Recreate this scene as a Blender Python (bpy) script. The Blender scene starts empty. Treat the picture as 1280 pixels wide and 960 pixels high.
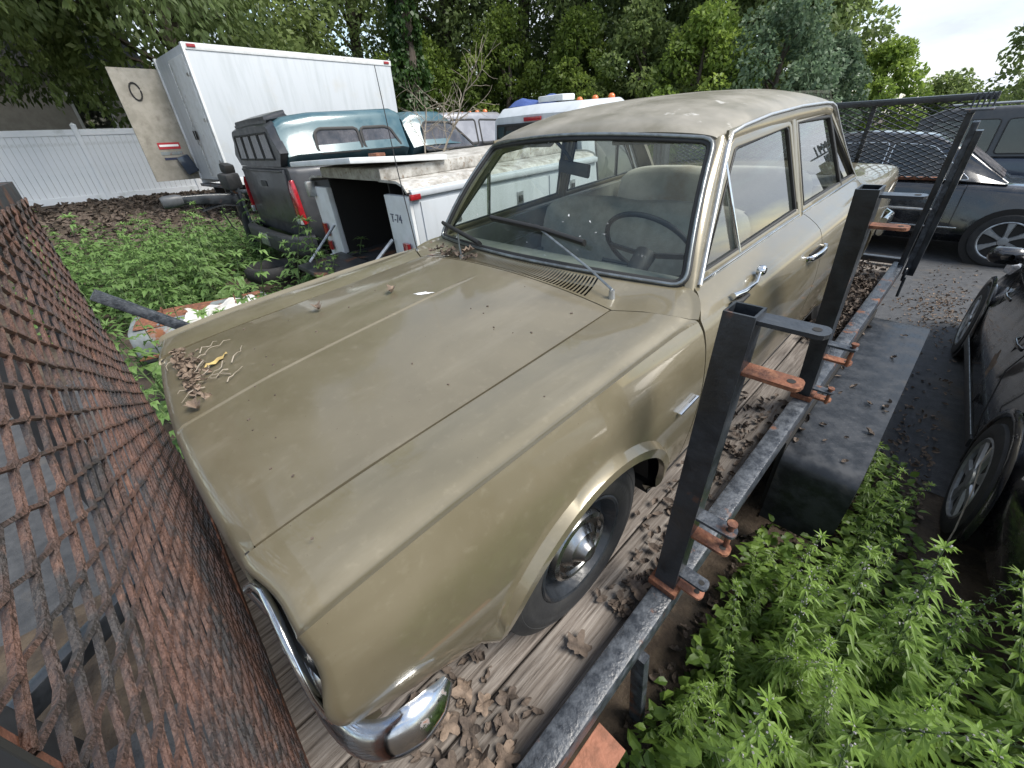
import bpy, bmesh, math, random
import numpy as np
from mathutils import Matrix, Vector, Euler
random.seed(7); rng = np.random.default_rng(7)
R = math.radians
scene = bpy.context.scene
COL = scene.collection

# ------------------------------------------------------------------ camera, sky, sun, exposure
TILT = R(4.6)                                   # the trailer stands nose-down on its tongue
M_TR = Matrix.Translation((0, 0, 0.5)) @ Matrix.Rotation(TILT, 4, 'X')

def make_camera():
    yaw, pit, rol = R(-50.37), R(34.53), R(7.27)
    fwd = Vector((math.sin(yaw) * math.cos(pit), math.cos(yaw) * math.cos(pit), -math.sin(pit)))
    right = Vector((math.cos(yaw), -math.sin(yaw), 0))
    down = fwd.cross(right)
    r2 = math.cos(rol) * right + math.sin(rol) * down
    d2 = -math.sin(rol) * right + math.cos(rol) * down
    m = Matrix((r2, -d2, -fwd)).transposed().to_4x4()
    m.translation = Vector((1.34, 0.262, 1.50))
    cam = bpy.data.cameras.new('camera')
    cam.sensor_width = 36.0
    cam.lens = 505.1 / 1280 * 36.0
    cam.clip_start = 0.02
    cam.clip_end = 2000
    o = bpy.data.objects.new('camera', cam)
    COL.objects.link(o)
    o.matrix_world = M_TR @ m
    scene.camera = o
make_camera()

SUN_EL, SUN_AZ = R(54), R(67)                   # azimuth measured from +Y towards +X
def make_light():
    w = bpy.data.worlds.new('World'); scene.world = w; w.use_nodes = True
    nt = w.node_tree; N = nt.nodes; L = nt.links; N.clear()
    out = N.new('ShaderNodeOutputWorld'); bg = N.new('ShaderNodeBackground')
    bg.inputs['Strength'].default_value = 0.098
    sky = N.new('ShaderNodeTexSky'); sky.sky_type = 'NISHITA'; sky.sun_disc = False
    sky.sun_elevation = SUN_EL; sky.sun_rotation = SUN_AZ
    sky.air_density = 1.3; sky.dust_density = 0.6
    tc = N.new('ShaderNodeTexCoord')
    mp = N.new('ShaderNodeMapping'); mp.inputs['Scale'].default_value = (1, 1, 2.6)
    mp.inputs['Location'].default_value = (1.30, 0.75, 0.40)
    nz = N.new('ShaderNodeTexNoise'); nz.inputs['Scale'].default_value = 2.2
    nz.inputs['Detail'].default_value = 8; nz.inputs['Roughness'].default_value = 0.6
    nz.inputs['Distortion'].default_value = 0.3
    rp = N.new('ShaderNodeValToRGB')
    rp.color_ramp.elements[0].position = 0.40; rp.color_ramp.elements[0].color = (0, 0, 0, 1)
    rp.color_ramp.elements[1].position = 0.60; rp.color_ramp.elements[1].color = (1, 1, 1, 1)
    nz2 = N.new('ShaderNodeTexNoise'); nz2.inputs['Scale'].default_value = 3.4; nz2.inputs['Detail'].default_value = 6
    cl = N.new('ShaderNodeMix'); cl.data_type = 'RGBA'
    cl.inputs['A'].default_value = (1.9, 2.3, 2.9, 1); cl.inputs['B'].default_value = (6.4, 6.6, 6.9, 1)
    mx = N.new('ShaderNodeMix'); mx.data_type = 'RGBA'
    L.new(tc.outputs['Generated'], mp.inputs['Vector'])
    L.new(mp.outputs['Vector'], nz.inputs['Vector']); L.new(mp.outputs['Vector'], nz2.inputs['Vector'])
    L.new(nz.outputs['Fac'], rp.inputs['Fac']); L.new(nz2.outputs['Fac'], cl.inputs['Factor'])
    L.new(rp.outputs['Color'], mx.inputs['Factor'])
    L.new(sky.outputs['Color'], mx.inputs['A']); L.new(cl.outputs['Result'], mx.inputs['B'])
    L.new(mx.outputs['Result'], bg.inputs['Color']); L.new(bg.outputs['Background'], out.inputs['Surface'])
    s = bpy.data.lights.new('sun', 'SUN'); s.energy = 2.6; s.angle = R(28); s.color = (1.0, 0.95, 0.87)
    o = bpy.data.objects.new('sun', s); COL.objects.link(o)
    d = Vector((math.sin(SUN_AZ) * math.cos(SUN_EL), math.cos(SUN_AZ) * math.cos(SUN_EL), math.sin(SUN_EL)))
    o.rotation_euler = d.to_track_quat('Z', 'Y').to_euler(); o.location = d * 60
make_light()
scene.view_settings.view_transform = 'Standard'
scene.view_settings.look = 'None'
scene.view_settings.exposure = 1.3
scene.view_settings.gamma = 1.0
scene.view_settings.use_curve_mapping = False
scene.render.engine = 'CYCLES'

# ------------------------------------------------------------------ materials
MATS = {}
def mat(name, c1, c2=None, rough=0.6, rough2=None, metal=0.0, scale=8.0, detail=6, lo=0.4, hi=0.6,
        bump=0.0, bscale=None, stretch=None, coat=0.0, coat_rough=0.1, spec=0.5, c3=None, s3=3.0, lo3=0.55, hi3=0.7,
        r3=None, metal3=None, sub=0.0, trans=0.0, distort=0.0):
    if name in MATS: return MATS[name]
    m = bpy.data.materials.new(name); m.use_nodes = True
    nt = m.node_tree; N = nt.nodes; L = nt.links
    b = N['Principled BSDF']
    b.inputs['Roughness'].default_value = rough; b.inputs['Metallic'].default_value = metal
    b.inputs['Specular IOR Level'].default_value = spec
    b.inputs['Coat Weight'].default_value = coat; b.inputs['Coat Roughness'].default_value = coat_rough
    tc = N.new('ShaderNodeTexCoord'); vec = tc.outputs['Object']
    if stretch:
        mp = N.new('ShaderNodeMapping'); mp.inputs['Scale'].default_value = stretch
        L.new(vec, mp.inputs['Vector']); vec = mp.outputs['Vector']
    def noise(sc, lo_, hi_, v=vec, det=detail):
        nz = N.new('ShaderNodeTexNoise'); nz.inputs['Scale'].default_value = sc; nz.inputs['Detail'].default_value = det
        nz.inputs['Roughness'].default_value = 0.62; nz.inputs['Distortion'].default_value = distort
        L.new(v, nz.inputs['Vector'])
        mr = N.new('ShaderNodeMapRange'); mr.inputs['From Min'].default_value = lo_; mr.inputs['From Max'].default_value = hi_
        L.new(nz.outputs['Fac'], mr.inputs['Value'])
        return nz.outputs['Fac'], mr.outputs['Result']
    col = None; rgh = None
    if c2:
        raw, f = noise(scale, lo, hi)
        mx = N.new('ShaderNodeMix'); mx.data_type = 'RGBA'
        mx.inputs['A'].default_value = (*c1, 1); mx.inputs['B'].default_value = (*c2, 1)
        L.new(f, mx.inputs['Factor']); col = mx.outputs['Result']
        if rough2 is not None:
            mr = N.new('ShaderNodeMix'); mr.data_type = 'FLOAT'
            mr.inputs['A'].default_value = rough; mr.inputs['B'].default_value = rough2
            L.new(f, mr.inputs['Factor']); rgh = mr.outputs['Result']
    else:
        b.inputs['Base Color'].default_value = (*c1, 1)
    if c3:
        raw3, f3 = noise(s3, lo3, hi3, tc.outputs['Object'])
        mx3 = N.new('ShaderNodeMix'); mx3.data_type = 'RGBA'
        if col is not None: L.new(col, mx3.inputs['A'])
        else: mx3.inputs['A'].default_value = (*c1, 1)
        mx3.inputs['B'].default_value = (*c3, 1); L.new(f3, mx3.inputs['Factor']); col = mx3.outputs['Result']
        if r3 is not None:
            q = N.new('ShaderNodeMix'); q.data_type = 'FLOAT'
            if rgh is not None: L.new(rgh, q.inputs['A'])
            else: q.inputs['A'].default_value = rough
            q.inputs['B'].default_value = r3; L.new(f3, q.inputs['Factor']); rgh = q.outputs['Result']
        if metal3 is not None:
            q = N.new('ShaderNodeMix'); q.data_type = 'FLOAT'
            q.inputs['A'].default_value = metal; q.inputs['B'].default_value = metal3
            L.new(f3, q.inputs['Factor']); L.new(q.outputs['Result'], b.inputs['Metallic'])
    if col is not None: L.new(col, b.inputs['Base Color'])
    if rgh is not None: L.new(rgh, b.inputs['Roughness'])
    if bump:
        nz = N.new('ShaderNodeTexNoise'); nz.inputs['Scale'].default_value = bscale or scale * 3; nz.inputs['Detail'].default_value = 5
        L.new(vec, nz.inputs['Vector'])
        bp = N.new('ShaderNodeBump'); bp.inputs['Strength'].default_value = min(1, bump); bp.inputs['Distance'].default_value = 0.01 * max(1, bump)
        L.new(nz.outputs['Fac'], bp.inputs['Height']); L.new(bp.outputs['Normal'], b.inputs['Normal'])
    if trans:
        b.inputs['Transmission Weight'].default_value = trans
    MATS[name] = m
    return m

def leaf_mat(name, c1, c2, trans=0.35, rough=0.5):
    m = bpy.data.materials.new(name); m.use_nodes = True
    nt = m.node_tree; N = nt.nodes; L = nt.links
    b = N['Principled BSDF']; out = N['Material Output']
    b.inputs['Roughness'].default_value = rough; b.inputs['Specular IOR Level'].default_value = 0.35
    at = N.new('ShaderNodeAttribute'); at.attribute_name = 'tone'
    oi = N.new('ShaderNodeObjectInfo')
    mx = N.new('ShaderNodeMix'); mx.data_type = 'RGBA'
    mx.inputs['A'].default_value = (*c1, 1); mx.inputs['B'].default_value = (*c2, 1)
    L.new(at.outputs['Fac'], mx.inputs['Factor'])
    hs = N.new('ShaderNodeHueSaturation')
    mr = N.new('ShaderNodeMapRange'); mr.inputs['To Min'].default_value = 0.82; mr.inputs['To Max'].default_value = 1.18
    L.new(oi.outputs['Random'], mr.inputs['Value']); L.new(mr.outputs['Result'], hs.inputs['Value'])
    L.new(mx.outputs['Result'], hs.inputs['Color'])
    L.new(hs.outputs['Color'], b.inputs['Base Color'])
    tr = N.new('ShaderNodeBsdfTranslucent'); ad = N.new('ShaderNodeMixShader'); ad.inputs['Fac'].default_value = trans
    L.new(hs.outputs['Color'], tr.inputs['Color'])
    L.new(b.outputs['BSDF'], ad.inputs[1]); L.new(tr.outputs['BSDF'], ad.inputs[2]); L.new(ad.outputs['Shader'], out.inputs['Surface'])
    MATS[name] = m
    return m

def glass_mat(name, tint, rough=0.02, dirt=(0.35, 0.36, 0.30), lo=0.55, hi=0.8, amount=0.35, specks=False, power=3.2, base_refl=0.085):
    m = bpy.data.materials.new(name); m.use_nodes = True
    nt = m.node_tree; N = nt.nodes; L = nt.links
    out = N['Material Output']; N.remove(N['Principled BSDF'])
    tr = N.new('ShaderNodeBsdfTransparent'); tr.inputs['Color'].default_value = (*tint, 1)
    gl = N.new('ShaderNodeBsdfGlossy'); gl.inputs['Roughness'].default_value = rough
    lw = N.new('ShaderNodeLayerWeight'); lw.inputs['Blend'].default_value = 0.5
    pw = N.new('ShaderNodeMath'); pw.operation = 'POWER'; pw.inputs[1].default_value = power
    fr = N.new('ShaderNodeMapRange'); fr.inputs['To Min'].default_value = base_refl
    L.new(lw.outputs['Facing'], pw.inputs[0]); L.new(pw.outputs['Value'], fr.inputs['Value'])
    m1 = N.new('ShaderNodeMixShader'); L.new(fr.outputs['Result'], m1.inputs['Fac'])
    L.new(tr.outputs['BSDF'], m1.inputs[1]); L.new(gl.outputs['BSDF'], m1.inputs[2])
    df = N.new('ShaderNodeBsdfDiffuse'); df.inputs['Color'].default_value = (*dirt, 1)
    tc = N.new('ShaderNodeTexCoord')
    nz = N.new('ShaderNodeTexNoise'); nz.inputs['Scale'].default_value = 5; nz.inputs['Detail'].default_value = 9; nz.inputs['Roughness'].default_value = 0.7
    L.new(tc.outputs['Object'], nz.inputs['Vector'])
    mr = N.new('ShaderNodeMapRange'); mr.inputs['From Min'].default_value = lo - 0.25; mr.inputs['From Max'].default_value = hi
    mr.inputs['To Max'].default_value = amount
    L.new(nz.outputs['Fac'], mr.inputs['Value'])
    m2 = N.new('ShaderNodeMixShader'); L.new(mr.outputs['Result'], m2.inputs['Fac'])
    L.new(m1.outputs['Shader'], m2.inputs[1]); L.new(df.outputs['BSDF'], m2.inputs[2])
    last = m2
    if specks:
        n2 = N.new('ShaderNodeTexNoise'); n2.inputs['Scale'].default_value = 55; n2.inputs['Detail'].default_value = 3
        n3 = N.new('ShaderNodeTexNoise'); n3.inputs['Scale'].default_value = 3.2; n3.inputs['Detail'].default_value = 2
        L.new(tc.outputs['Object'], n2.inputs['Vector']); L.new(tc.outputs['Object'], n3.inputs['Vector'])
        a = N.new('ShaderNodeMapRange'); a.inputs['From Min'].default_value = 0.67; a.inputs['From Max'].default_value = 0.73
        L.new(n2.outputs['Fac'], a.inputs['Value'])
        c = N.new('ShaderNodeMapRange'); c.inputs['From Min'].default_value = 0.56; c.inputs['From Max'].default_value = 0.66
        L.new(n3.outputs['Fac'], c.inputs['Value'])
        mu = N.new('ShaderNodeMath'); mu.operation = 'MULTIPLY'; L.new(a.outputs['Result'], mu.inputs[0]); L.new(c.outputs['Result'], mu.inputs[1])
        d2 = N.new('ShaderNodeBsdfDiffuse'); d2.inputs['Color'].default_value = (0.72, 0.72, 0.70, 1)
        m3 = N.new('ShaderNodeMixShader'); L.new(mu.outputs['Value'], m3.inputs['Fac'])
        L.new(m2.outputs['Shader'], m3.inputs[1]); L.new(d2.outputs['BSDF'], m3.inputs[2]); last = m3
    L.new(last.outputs['Shader'], out.inputs['Surface'])
    MATS[name] = m
    return m

def paint_mat(name, base, dust, streak, chip, rough, metal, coat, coat_rough, dust_amt=.75, chip_lo=.735):
    m = bpy.data.materials.new(name); m.use_nodes = True
    nt = m.node_tree; N = nt.nodes; L = nt.links; b = N['Principled BSDF']
    tc = N.new('ShaderNodeTexCoord')
    def nz(sc, lo, hi, det=6, st=None, mx=1.0, dist=0.0):
        v = tc.outputs['Object']
        if st:
            mp = N.new('ShaderNodeMapping'); mp.inputs['Scale'].default_value = st; L.new(v, mp.inputs['Vector']); v = mp.outputs['Vector']
        n = N.new('ShaderNodeTexNoise'); n.inputs['Scale'].default_value = sc; n.inputs['Detail'].default_value = det; n.inputs['Roughness'].default_value = .65; n.inputs['Distortion'].default_value = dist
        L.new(v, n.inputs['Vector'])
        r = N.new('ShaderNodeMapRange'); r.inputs['From Min'].default_value = lo; r.inputs['From Max'].default_value = hi; r.inputs['To Max'].default_value = mx
        L.new(n.outputs['Fac'], r.inputs['Value']); return r.outputs['Result']
    def mix(fac, a, c):
        x = N.new('ShaderNodeMix'); x.data_type = 'RGBA'; L.new(fac, x.inputs['Factor'])
        if isinstance(a, tuple): x.inputs['A'].default_value = (*a, 1)
        else: L.new(a, x.inputs['A'])
        x.inputs['B'].default_value = (*c, 1); return x.outputs['Result']
    def mixf(fac, a, c):
        x = N.new('ShaderNodeMix'); x.data_type = 'FLOAT'; L.new(fac, x.inputs['Factor'])
        if isinstance(a, float): x.inputs['A'].default_value = a
        else: L.new(a, x.inputs['A'])
        x.inputs['B'].default_value = c; return x.outputs['Result']
    d1 = nz(2.6, .36, .72, 9, mx=dust_amt, dist=.6); d2 = nz(38, .56, .78, 5, mx=.5); st = nz(7, .52, .74, 7, (1.0, .18, 1.0), .55); ch = nz(120, chip_lo, chip_lo + .03, 3)
    c = mix(d1, base, dust); c = mix(st, c, streak); c = mix(d2, c, tuple(min(1, q * 1.22) for q in dust)); c = mix(ch, c, chip)
    L.new(c, b.inputs['Base Color'])
    r = mixf(d1, rough, rough + .18); r = mixf(st, r, rough + .24); r = mixf(d2, r, .65); r = mixf(ch, r, .9); L.new(r, b.inputs['Roughness'])
    L.new(mixf(ch, mixf(d1, metal, metal * .5), 0.0), b.inputs['Metallic'])
    L.new(mixf(d1, mixf(st, coat, coat * .4), coat * .45), b.inputs['Coat Weight']); b.inputs['Coat Roughness'].default_value = coat_rough
    n = N.new('ShaderNodeTexNoise'); n.inputs['Scale'].default_value = 3.0; n.inputs['Detail'].default_value = 2; L.new(tc.outputs['Object'], n.inputs['Vector'])
    bp = N.new('ShaderNodeBump'); bp.inputs['Strength'].default_value = .10; bp.inputs['Distance'].default_value = .02; L.new(n.outputs['Fac'], bp.inputs['Height']); L.new(bp.outputs['Normal'], b.inputs['Normal'])
    MATS[name] = m
paint_mat('gold', (0.160, 0.137, 0.086), (0.188, 0.164, 0.114), (0.23, 0.208, 0.157), (0.05, 0.03, 0.02), .30, .32, .9, .04, .55)
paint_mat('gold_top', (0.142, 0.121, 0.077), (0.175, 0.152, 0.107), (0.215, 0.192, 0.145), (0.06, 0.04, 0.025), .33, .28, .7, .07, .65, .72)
mat('chrome_dull', (0.36, 0.36, 0.36), (0.20, 0.20, 0.20), rough=0.18, rough2=0.36, metal=1.0, scale=16)
mat('alu_dark', (0.26, 0.28, 0.28), (0.17, 0.18, 0.18), rough=0.28, rough2=0.45, metal=0.9, scale=20)
mat('gold_roof', (0.165, 0.150, 0.112), (0.25, 0.232, 0.195), rough=0.42, rough2=0.7, metal=0.15, scale=5, lo=0.38, hi=0.66,
    coat=0.2, coat_rough=0.25, c3=(0.50, 0.49, 0.46), s3=9, lo3=0.64, hi3=0.74, r3=0.8)
mat('chrome', (0.72, 0.73, 0.74), (0.55, 0.57, 0.58), rough=0.08, rough2=0.22, metal=1.0, scale=14)
mat('chrome_worn', (0.62, 0.64, 0.66), (0.48, 0.49, 0.50), rough=0.10, rough2=0.26, metal=1.0, scale=22,
    c3=(0.17, 0.065, 0.025), s3=11, lo3=0.63, hi3=0.69, r3=0.85, metal3=0.0)
mat('alu', (0.50, 0.51, 0.52), (0.36, 0.37, 0.37), rough=0.35, rough2=0.5, metal=0.9, scale=20)
mat('rubber', (0.013, 0.013, 0.014), (0.030, 0.029, 0.027), rough=0.75, scale=9, lo=0.45, hi=0.75, bump=0.15, bscale=60)
mat('seal', (0.012, 0.012, 0.012), rough=0.6)
mat('dark', (0.012, 0.011, 0.010), rough=0.85)
mat('black_steel', (0.010, 0.012, 0.015), (0.022, 0.026, 0.032), rough=0.32, rough2=0.55, scale=9, bump=0.25, bscale=40,
    c3=(0.11, 0.045, 0.024), s3=7, lo3=0.67, hi3=0.74, r3=0.85, coat=0.25)
mat('rail_steel', (0.022, 0.026, 0.033), (0.075, 0.085, 0.10), rough=0.3, rough2=0.6, scale=30, lo=0.4, hi=0.7, bump=0.3, bscale=90,
    c3=(0.14, 0.055, 0.026), s3=8, lo3=0.60, hi3=0.68, r3=0.85)
mat('rust', (0.17, 0.062, 0.030), (0.085, 0.035, 0.022), rough=0.85, scale=16, bump=0.5, bscale=70, c3=(0.26, 0.115, 0.06), s3=34, lo3=0.5, hi3=0.7)
mat('mesh_rust', (0.118, 0.060, 0.042), (0.044, 0.038, 0.036), rough=0.62, scale=5, lo=0.40, hi=0.60, bump=0.9, bscale=150, c3=(0.155, 0.080, 0.054), s3=22, lo3=0.54, hi3=0.72)
mat('rust_plate', (0.30, 0.125, 0.075), (0.20, 0.085, 0.05), rough=0.8, scale=25, bump=0.3, bscale=120)
mat('plate_black', (0.016, 0.018, 0.021), (0.05, 0.05, 0.052), rough=0.42, rough2=0.7, scale=7, lo=0.4, hi=0.65,
    c3=(0.17, 0.072, 0.036), s3=5, lo3=0.56, hi3=0.66, r3=0.85)
mat('diamond', (0.014, 0.016, 0.019), (0.034, 0.037, 0.042), rough=0.30, rough2=0.48, scale=12, metal=0.25, c3=(0.06, 0.05, 0.04), s3=6, lo3=0.6, hi3=0.75)
mat('white_van', (0.45, 0.48, 0.51), (0.37, 0.40, 0.42), rough=0.45, scale=5, lo=0.45, hi=0.75, stretch=(1.6, 1.6, 0.16), c3=(0.42, 0.42, 0.40), s3=1.7, lo3=0.58, hi3=0.85)
mat('white_dirty', (0.63, 0.65, 0.66), (0.50, 0.51, 0.50), rough=0.5, scale=6, lo=0.4, hi=0.75, c3=(0.24, 0.14, 0.08), s3=5, lo3=0.64, hi3=0.76, r3=0.85)
mat('white_top', (0.46, 0.45, 0.42), (0.20, 0.185, 0.16), rough=0.7, scale=9, lo=0.38, hi=0.66, c3=(0.17, 0.12, 0.08), s3=30, lo3=0.55, hi3=0.7)
mat('vinyl', (0.78, 0.80, 0.83), (0.72, 0.75, 0.78), rough=0.45, scale=1.2, c3=(0.38, 0.40, 0.37), s3=2.2, lo3=0.56, hi3=0.85)
mat('teal', (0.030, 0.080, 0.100), (0.05, 0.105, 0.125), rough=0.28, rough2=0.5, metal=0.1, scale=4, coat=0.4)
mat('grey_truck', (0.045, 0.047, 0.052), (0.065, 0.066, 0.07), rough=0.35, rough2=0.5, metal=0.3, scale=5, coat=0.2)
mat('silver_truck', (0.24, 0.24, 0.26), (0.30, 0.30, 0.32), rough=0.35, metal=0.3, scale=4, coat=0.3)
mat('black_paint', (0.006, 0.007, 0.009), (0.012, 0.012, 0.014), rough=0.14, rough2=0.3, scale=5, coat=0.8, coat_rough=0.05, c3=(0.05, 0.043, 0.036), s3=3.5, lo3=0.52, hi3=0.78, r3=0.6)
mat('blue_suv', (0.02, 0.03, 0.05), (0.03, 0.04, 0.06), rough=0.2, scale=4, coat=0.6)
mat('plastic', (0.02, 0.021, 0.023), (0.035, 0.036, 0.038), rough=0.55, scale=12, bump=0.1, bscale=200)
mat('grey_plastic', (0.07, 0.075, 0.082), (0.05, 0.054, 0.06), rough=0.5, scale=9)
mat('red_lens', (0.32, 0.012, 0.018), (0.22, 0.01, 0.014), rough=0.12, scale=30, coat=0.6)
mat('amber', (0.55, 0.14, 0.03), rough=0.3, coat=0.3)
mat('clear_lens', (0.55, 0.56, 0.58), (0.4, 0.4, 0.42), rough=0.15, metal=0.4, scale=40)
mat('silver_wheel', (0.42, 0.44, 0.45), (0.26, 0.27, 0.28), rough=0.3, rough2=0.5, metal=0.7, scale=9)
mat('seat_cloth', (0.28, 0.268, 0.235), (0.35, 0.335, 0.295), rough=0.85, scale=14, bump=0.2, bscale=150, c3=(0.23, 0.20, 0.15), s3=2.4, lo3=0.58, hi3=0.72)
mat('seat_rear', (0.47, 0.45, 0.40), (0.40, 0.385, 0.335), rough=0.85, scale=12, bump=0.2, bscale=150, c3=(0.33, 0.28, 0.21), s3=2.2, lo3=0.58, hi3=0.70)
mat('door_beige', (0.30, 0.28, 0.24), (0.22, 0.205, 0.17), rough=0.7, scale=4, c3=(0.12, 0.10, 0.08), s3=3, lo3=0.56, hi3=0.75)
mat('trim_panel', (0.17, 0.17, 0.15), (0.13, 0.13, 0.115), rough=0.6, scale=8)
mat('headliner', (0.22, 0.21, 0.185), (0.17, 0.16, 0.14), rough=0.9, scale=6)
mat('dash', (0.10, 0.11, 0.10), (0.14, 0.145, 0.13), rough=0.6, scale=9)
mat('asphalt', (0.030, 0.032, 0.036), (0.060, 0.062, 0.066), rough=0.8, scale=14, lo=0.35, hi=0.7, bump=0.6, bscale=110, c3=(0.085, 0.068, 0.05), s3=1.5, lo3=0.55, hi3=0.75)
mat('soil', (0.040, 0.028, 0.019), (0.075, 0.055, 0.037), rough=0.95, scale=10, bump=0.8, bscale=60, c3=(0.022, 0.018, 0.014), s3=3, lo3=0.5, hi3=0.7)
mat('bark', (0.06, 0.047, 0.036), (0.10, 0.085, 0.07), rough=0.95, scale=7, stretch=(1, 1, 0.2), bump=0.8, bscale=20)
mat('twig', (0.30, 0.26, 0.21), (0.20, 0.17, 0.13), rough=0.9, scale=20)
mat('dry_leaf', (0.115, 0.085, 0.064), (0.21, 0.155, 0.115), rough=0.85, scale=30, bump=0.4, bscale=90)
mat('dry_leaf_dark', (0.058, 0.044, 0.035), (0.115, 0.088, 0.069), rough=0.9, scale=30, bump=0.4, bscale=90)
mat('yellow_leaf', (0.50, 0.38, 0.14), (0.36, 0.26, 0.10), rough=0.7, scale=20)
mat('cloth', (0.50, 0.49, 0.47), (0.30, 0.29, 0.27), rough=0.9, scale=7, lo=0.42, hi=0.75, bump=0.3, bscale=60)
mat('galv', (0.22, 0.245, 0.25), (0.15, 0.165, 0.165), rough=0.6, metal=0.2, scale=8, c3=(0.19, 0.075, 0.035), s3=5, lo3=0.56, hi3=0.64, r3=0.9)
mat('blue_tarp', (0.03, 0.06, 0.20), (0.05, 0.09, 0.27), rough=0.5, scale=9)
mat('siding', (0.40, 0.39, 0.37), (0.34, 0.33, 0.31), rough=0.8, scale=4)
mat('shingle', (0.08, 0.08, 0.085), (0.05, 0.05, 0.055), rough=0.9, scale=20)
mat('faded_lettering', (0.10, 0.11, 0.15), (0.30, 0.31, 0.34), rough=0.8, scale=40, lo=0.5, hi=0.7)
mat('lettering', (0.02, 0.025, 0.06), rough=0.7)
mat('red_print', (0.35, 0.02, 0.03), rough=0.6)
mat('white_print', (0.75, 0.75, 0.75), rough=0.6)
mat('bird_lime', (0.70, 0.71, 0.73), (0.55, 0.56, 0.57), rough=0.8, scale=60)
mat('black_cap', (0.016, 0.018, 0.022), (0.03, 0.032, 0.036), rough=0.35, rough2=0.5, scale=6, coat=0.3)
def wood_mat():
    m = bpy.data.materials.new('wood'); m.use_nodes = True
    nt = m.node_tree; N = nt.nodes; L = nt.links; b = N['Principled BSDF']; b.inputs['Roughness'].default_value = 0.9
    tc = N.new('ShaderNodeTexCoord'); oi = N.new('ShaderNodeObjectInfo')
    ad = N.new('ShaderNodeVectorMath'); ad.operation = 'ADD'
    ml = N.new('ShaderNodeVectorMath'); ml.operation = 'SCALE'; ml.inputs['Scale'].default_value = 37.0
    cb = N.new('ShaderNodeCombineXYZ'); L.new(oi.outputs['Random'], cb.inputs[0]); L.new(oi.outputs['Random'], cb.inputs[1]); L.new(oi.outputs['Random'], cb.inputs[2])
    L.new(cb.outputs[0], ml.inputs[0]); L.new(tc.outputs['Object'], ad.inputs[0]); L.new(ml.outputs[0], ad.inputs[1])
    mp = N.new('ShaderNodeMapping'); mp.inputs['Scale'].default_value = (34, 1.6, 34); L.new(ad.outputs[0], mp.inputs['Vector'])
    n1 = N.new('ShaderNodeTexNoise'); n1.inputs['Scale'].default_value = 2.2; n1.inputs['Detail'].default_value = 9; n1.inputs['Roughness'].default_value = 0.65; n1.inputs['Distortion'].default_value = 0.6
    L.new(mp.outputs[0], n1.inputs['Vector'])
    n2 = N.new('ShaderNodeTexNoise'); n2.inputs['Scale'].default_value = 2.5; n2.inputs['Detail'].default_value = 6; L.new(ad.outputs[0], n2.inputs['Vector'])
    rp = N.new('ShaderNodeValToRGB'); e = rp.color_ramp.elements
    e[0].position = 0.30; e[0].color = (0.030, 0.025, 0.021, 1); e[1].position = 0.72; e[1].color = (0.26, 0.235, 0.21, 1)
    k = rp.color_ramp.elements.new(0.45); k.color = (0.125, 0.105, 0.09, 1)
    L.new(n1.outputs['Fac'], rp.inputs['Fac'])
    mr = N.new('ShaderNodeMapRange'); mr.inputs['From Min'].default_value = 0.3; mr.inputs['From Max'].default_value = 0.7; mr.inputs['To Min'].default_value = 0.6; mr.inputs['To Max'].default_value = 1.25
    L.new(n2.outputs['Fac'], mr.inputs['Value'])
    mu = N.new('ShaderNodeMix'); mu.data_type = 'RGBA'; mu.blend_type = 'MULTIPLY'; mu.inputs['Factor'].default_value = 1.0
    L.new(rp.outputs['Color'], mu.inputs['A']); L.new(mr.outputs['Result'], mu.inputs['B'])
    L.new(mu.outputs['Result'], b.inputs['Base Color'])
    bp = N.new('ShaderNodeBump'); bp.inputs['Strength'].default_value = 0.9; bp.inputs['Distance'].default_value = 0.006
    L.new(n1.outputs['Fac'], bp.inputs['Height']); L.new(bp.outputs['Normal'], b.inputs['Normal'])
    MATS['wood'] = m
wood_mat()
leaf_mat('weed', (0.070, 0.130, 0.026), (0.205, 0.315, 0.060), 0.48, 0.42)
leaf_mat('weed_far', (0.070, 0.140, 0.040), (0.19, 0.30, 0.095), 0.45, 0.5)
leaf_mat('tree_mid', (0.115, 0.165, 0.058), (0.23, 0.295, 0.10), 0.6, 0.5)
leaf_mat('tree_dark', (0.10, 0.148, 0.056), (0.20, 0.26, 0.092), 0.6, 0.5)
leaf_mat('tree_lime', (0.12, 0.19, 0.035), (0.25, 0.33, 0.07), 0.55, 0.5)
leaf_mat('tree_blue', (0.070, 0.115, 0.066), (0.14, 0.20, 0.115), 0.45, 0.55)
leaf_mat('ivy', (0.022, 0.055, 0.012), (0.06, 0.12, 0.025), 0.3, 0.45)
mat('flower', (0.28, 0.27, 0.27), rough=0.8)
mat('stem', (0.07, 0.11, 0.035), rough=0.7)
glass_mat('windscreen', (0.88, 0.94, 0.90), 0.015, dirt=(0.30, 0.34, 0.31), amount=0.04, specks=True, power=4.6, base_refl=0.045)
glass_mat('side_glass', (0.86, 0.90, 0.88), 0.012, amount=0.03, power=2.8, base_refl=0.13)
glass_mat('dark_glass', (0.10, 0.11, 0.12), 0.03, amount=0.10)
glass_mat('cap_glass', (0.16, 0.16, 0.17), 0.05, dirt=(0.30, 0.28, 0.29), amount=0.45)

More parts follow.
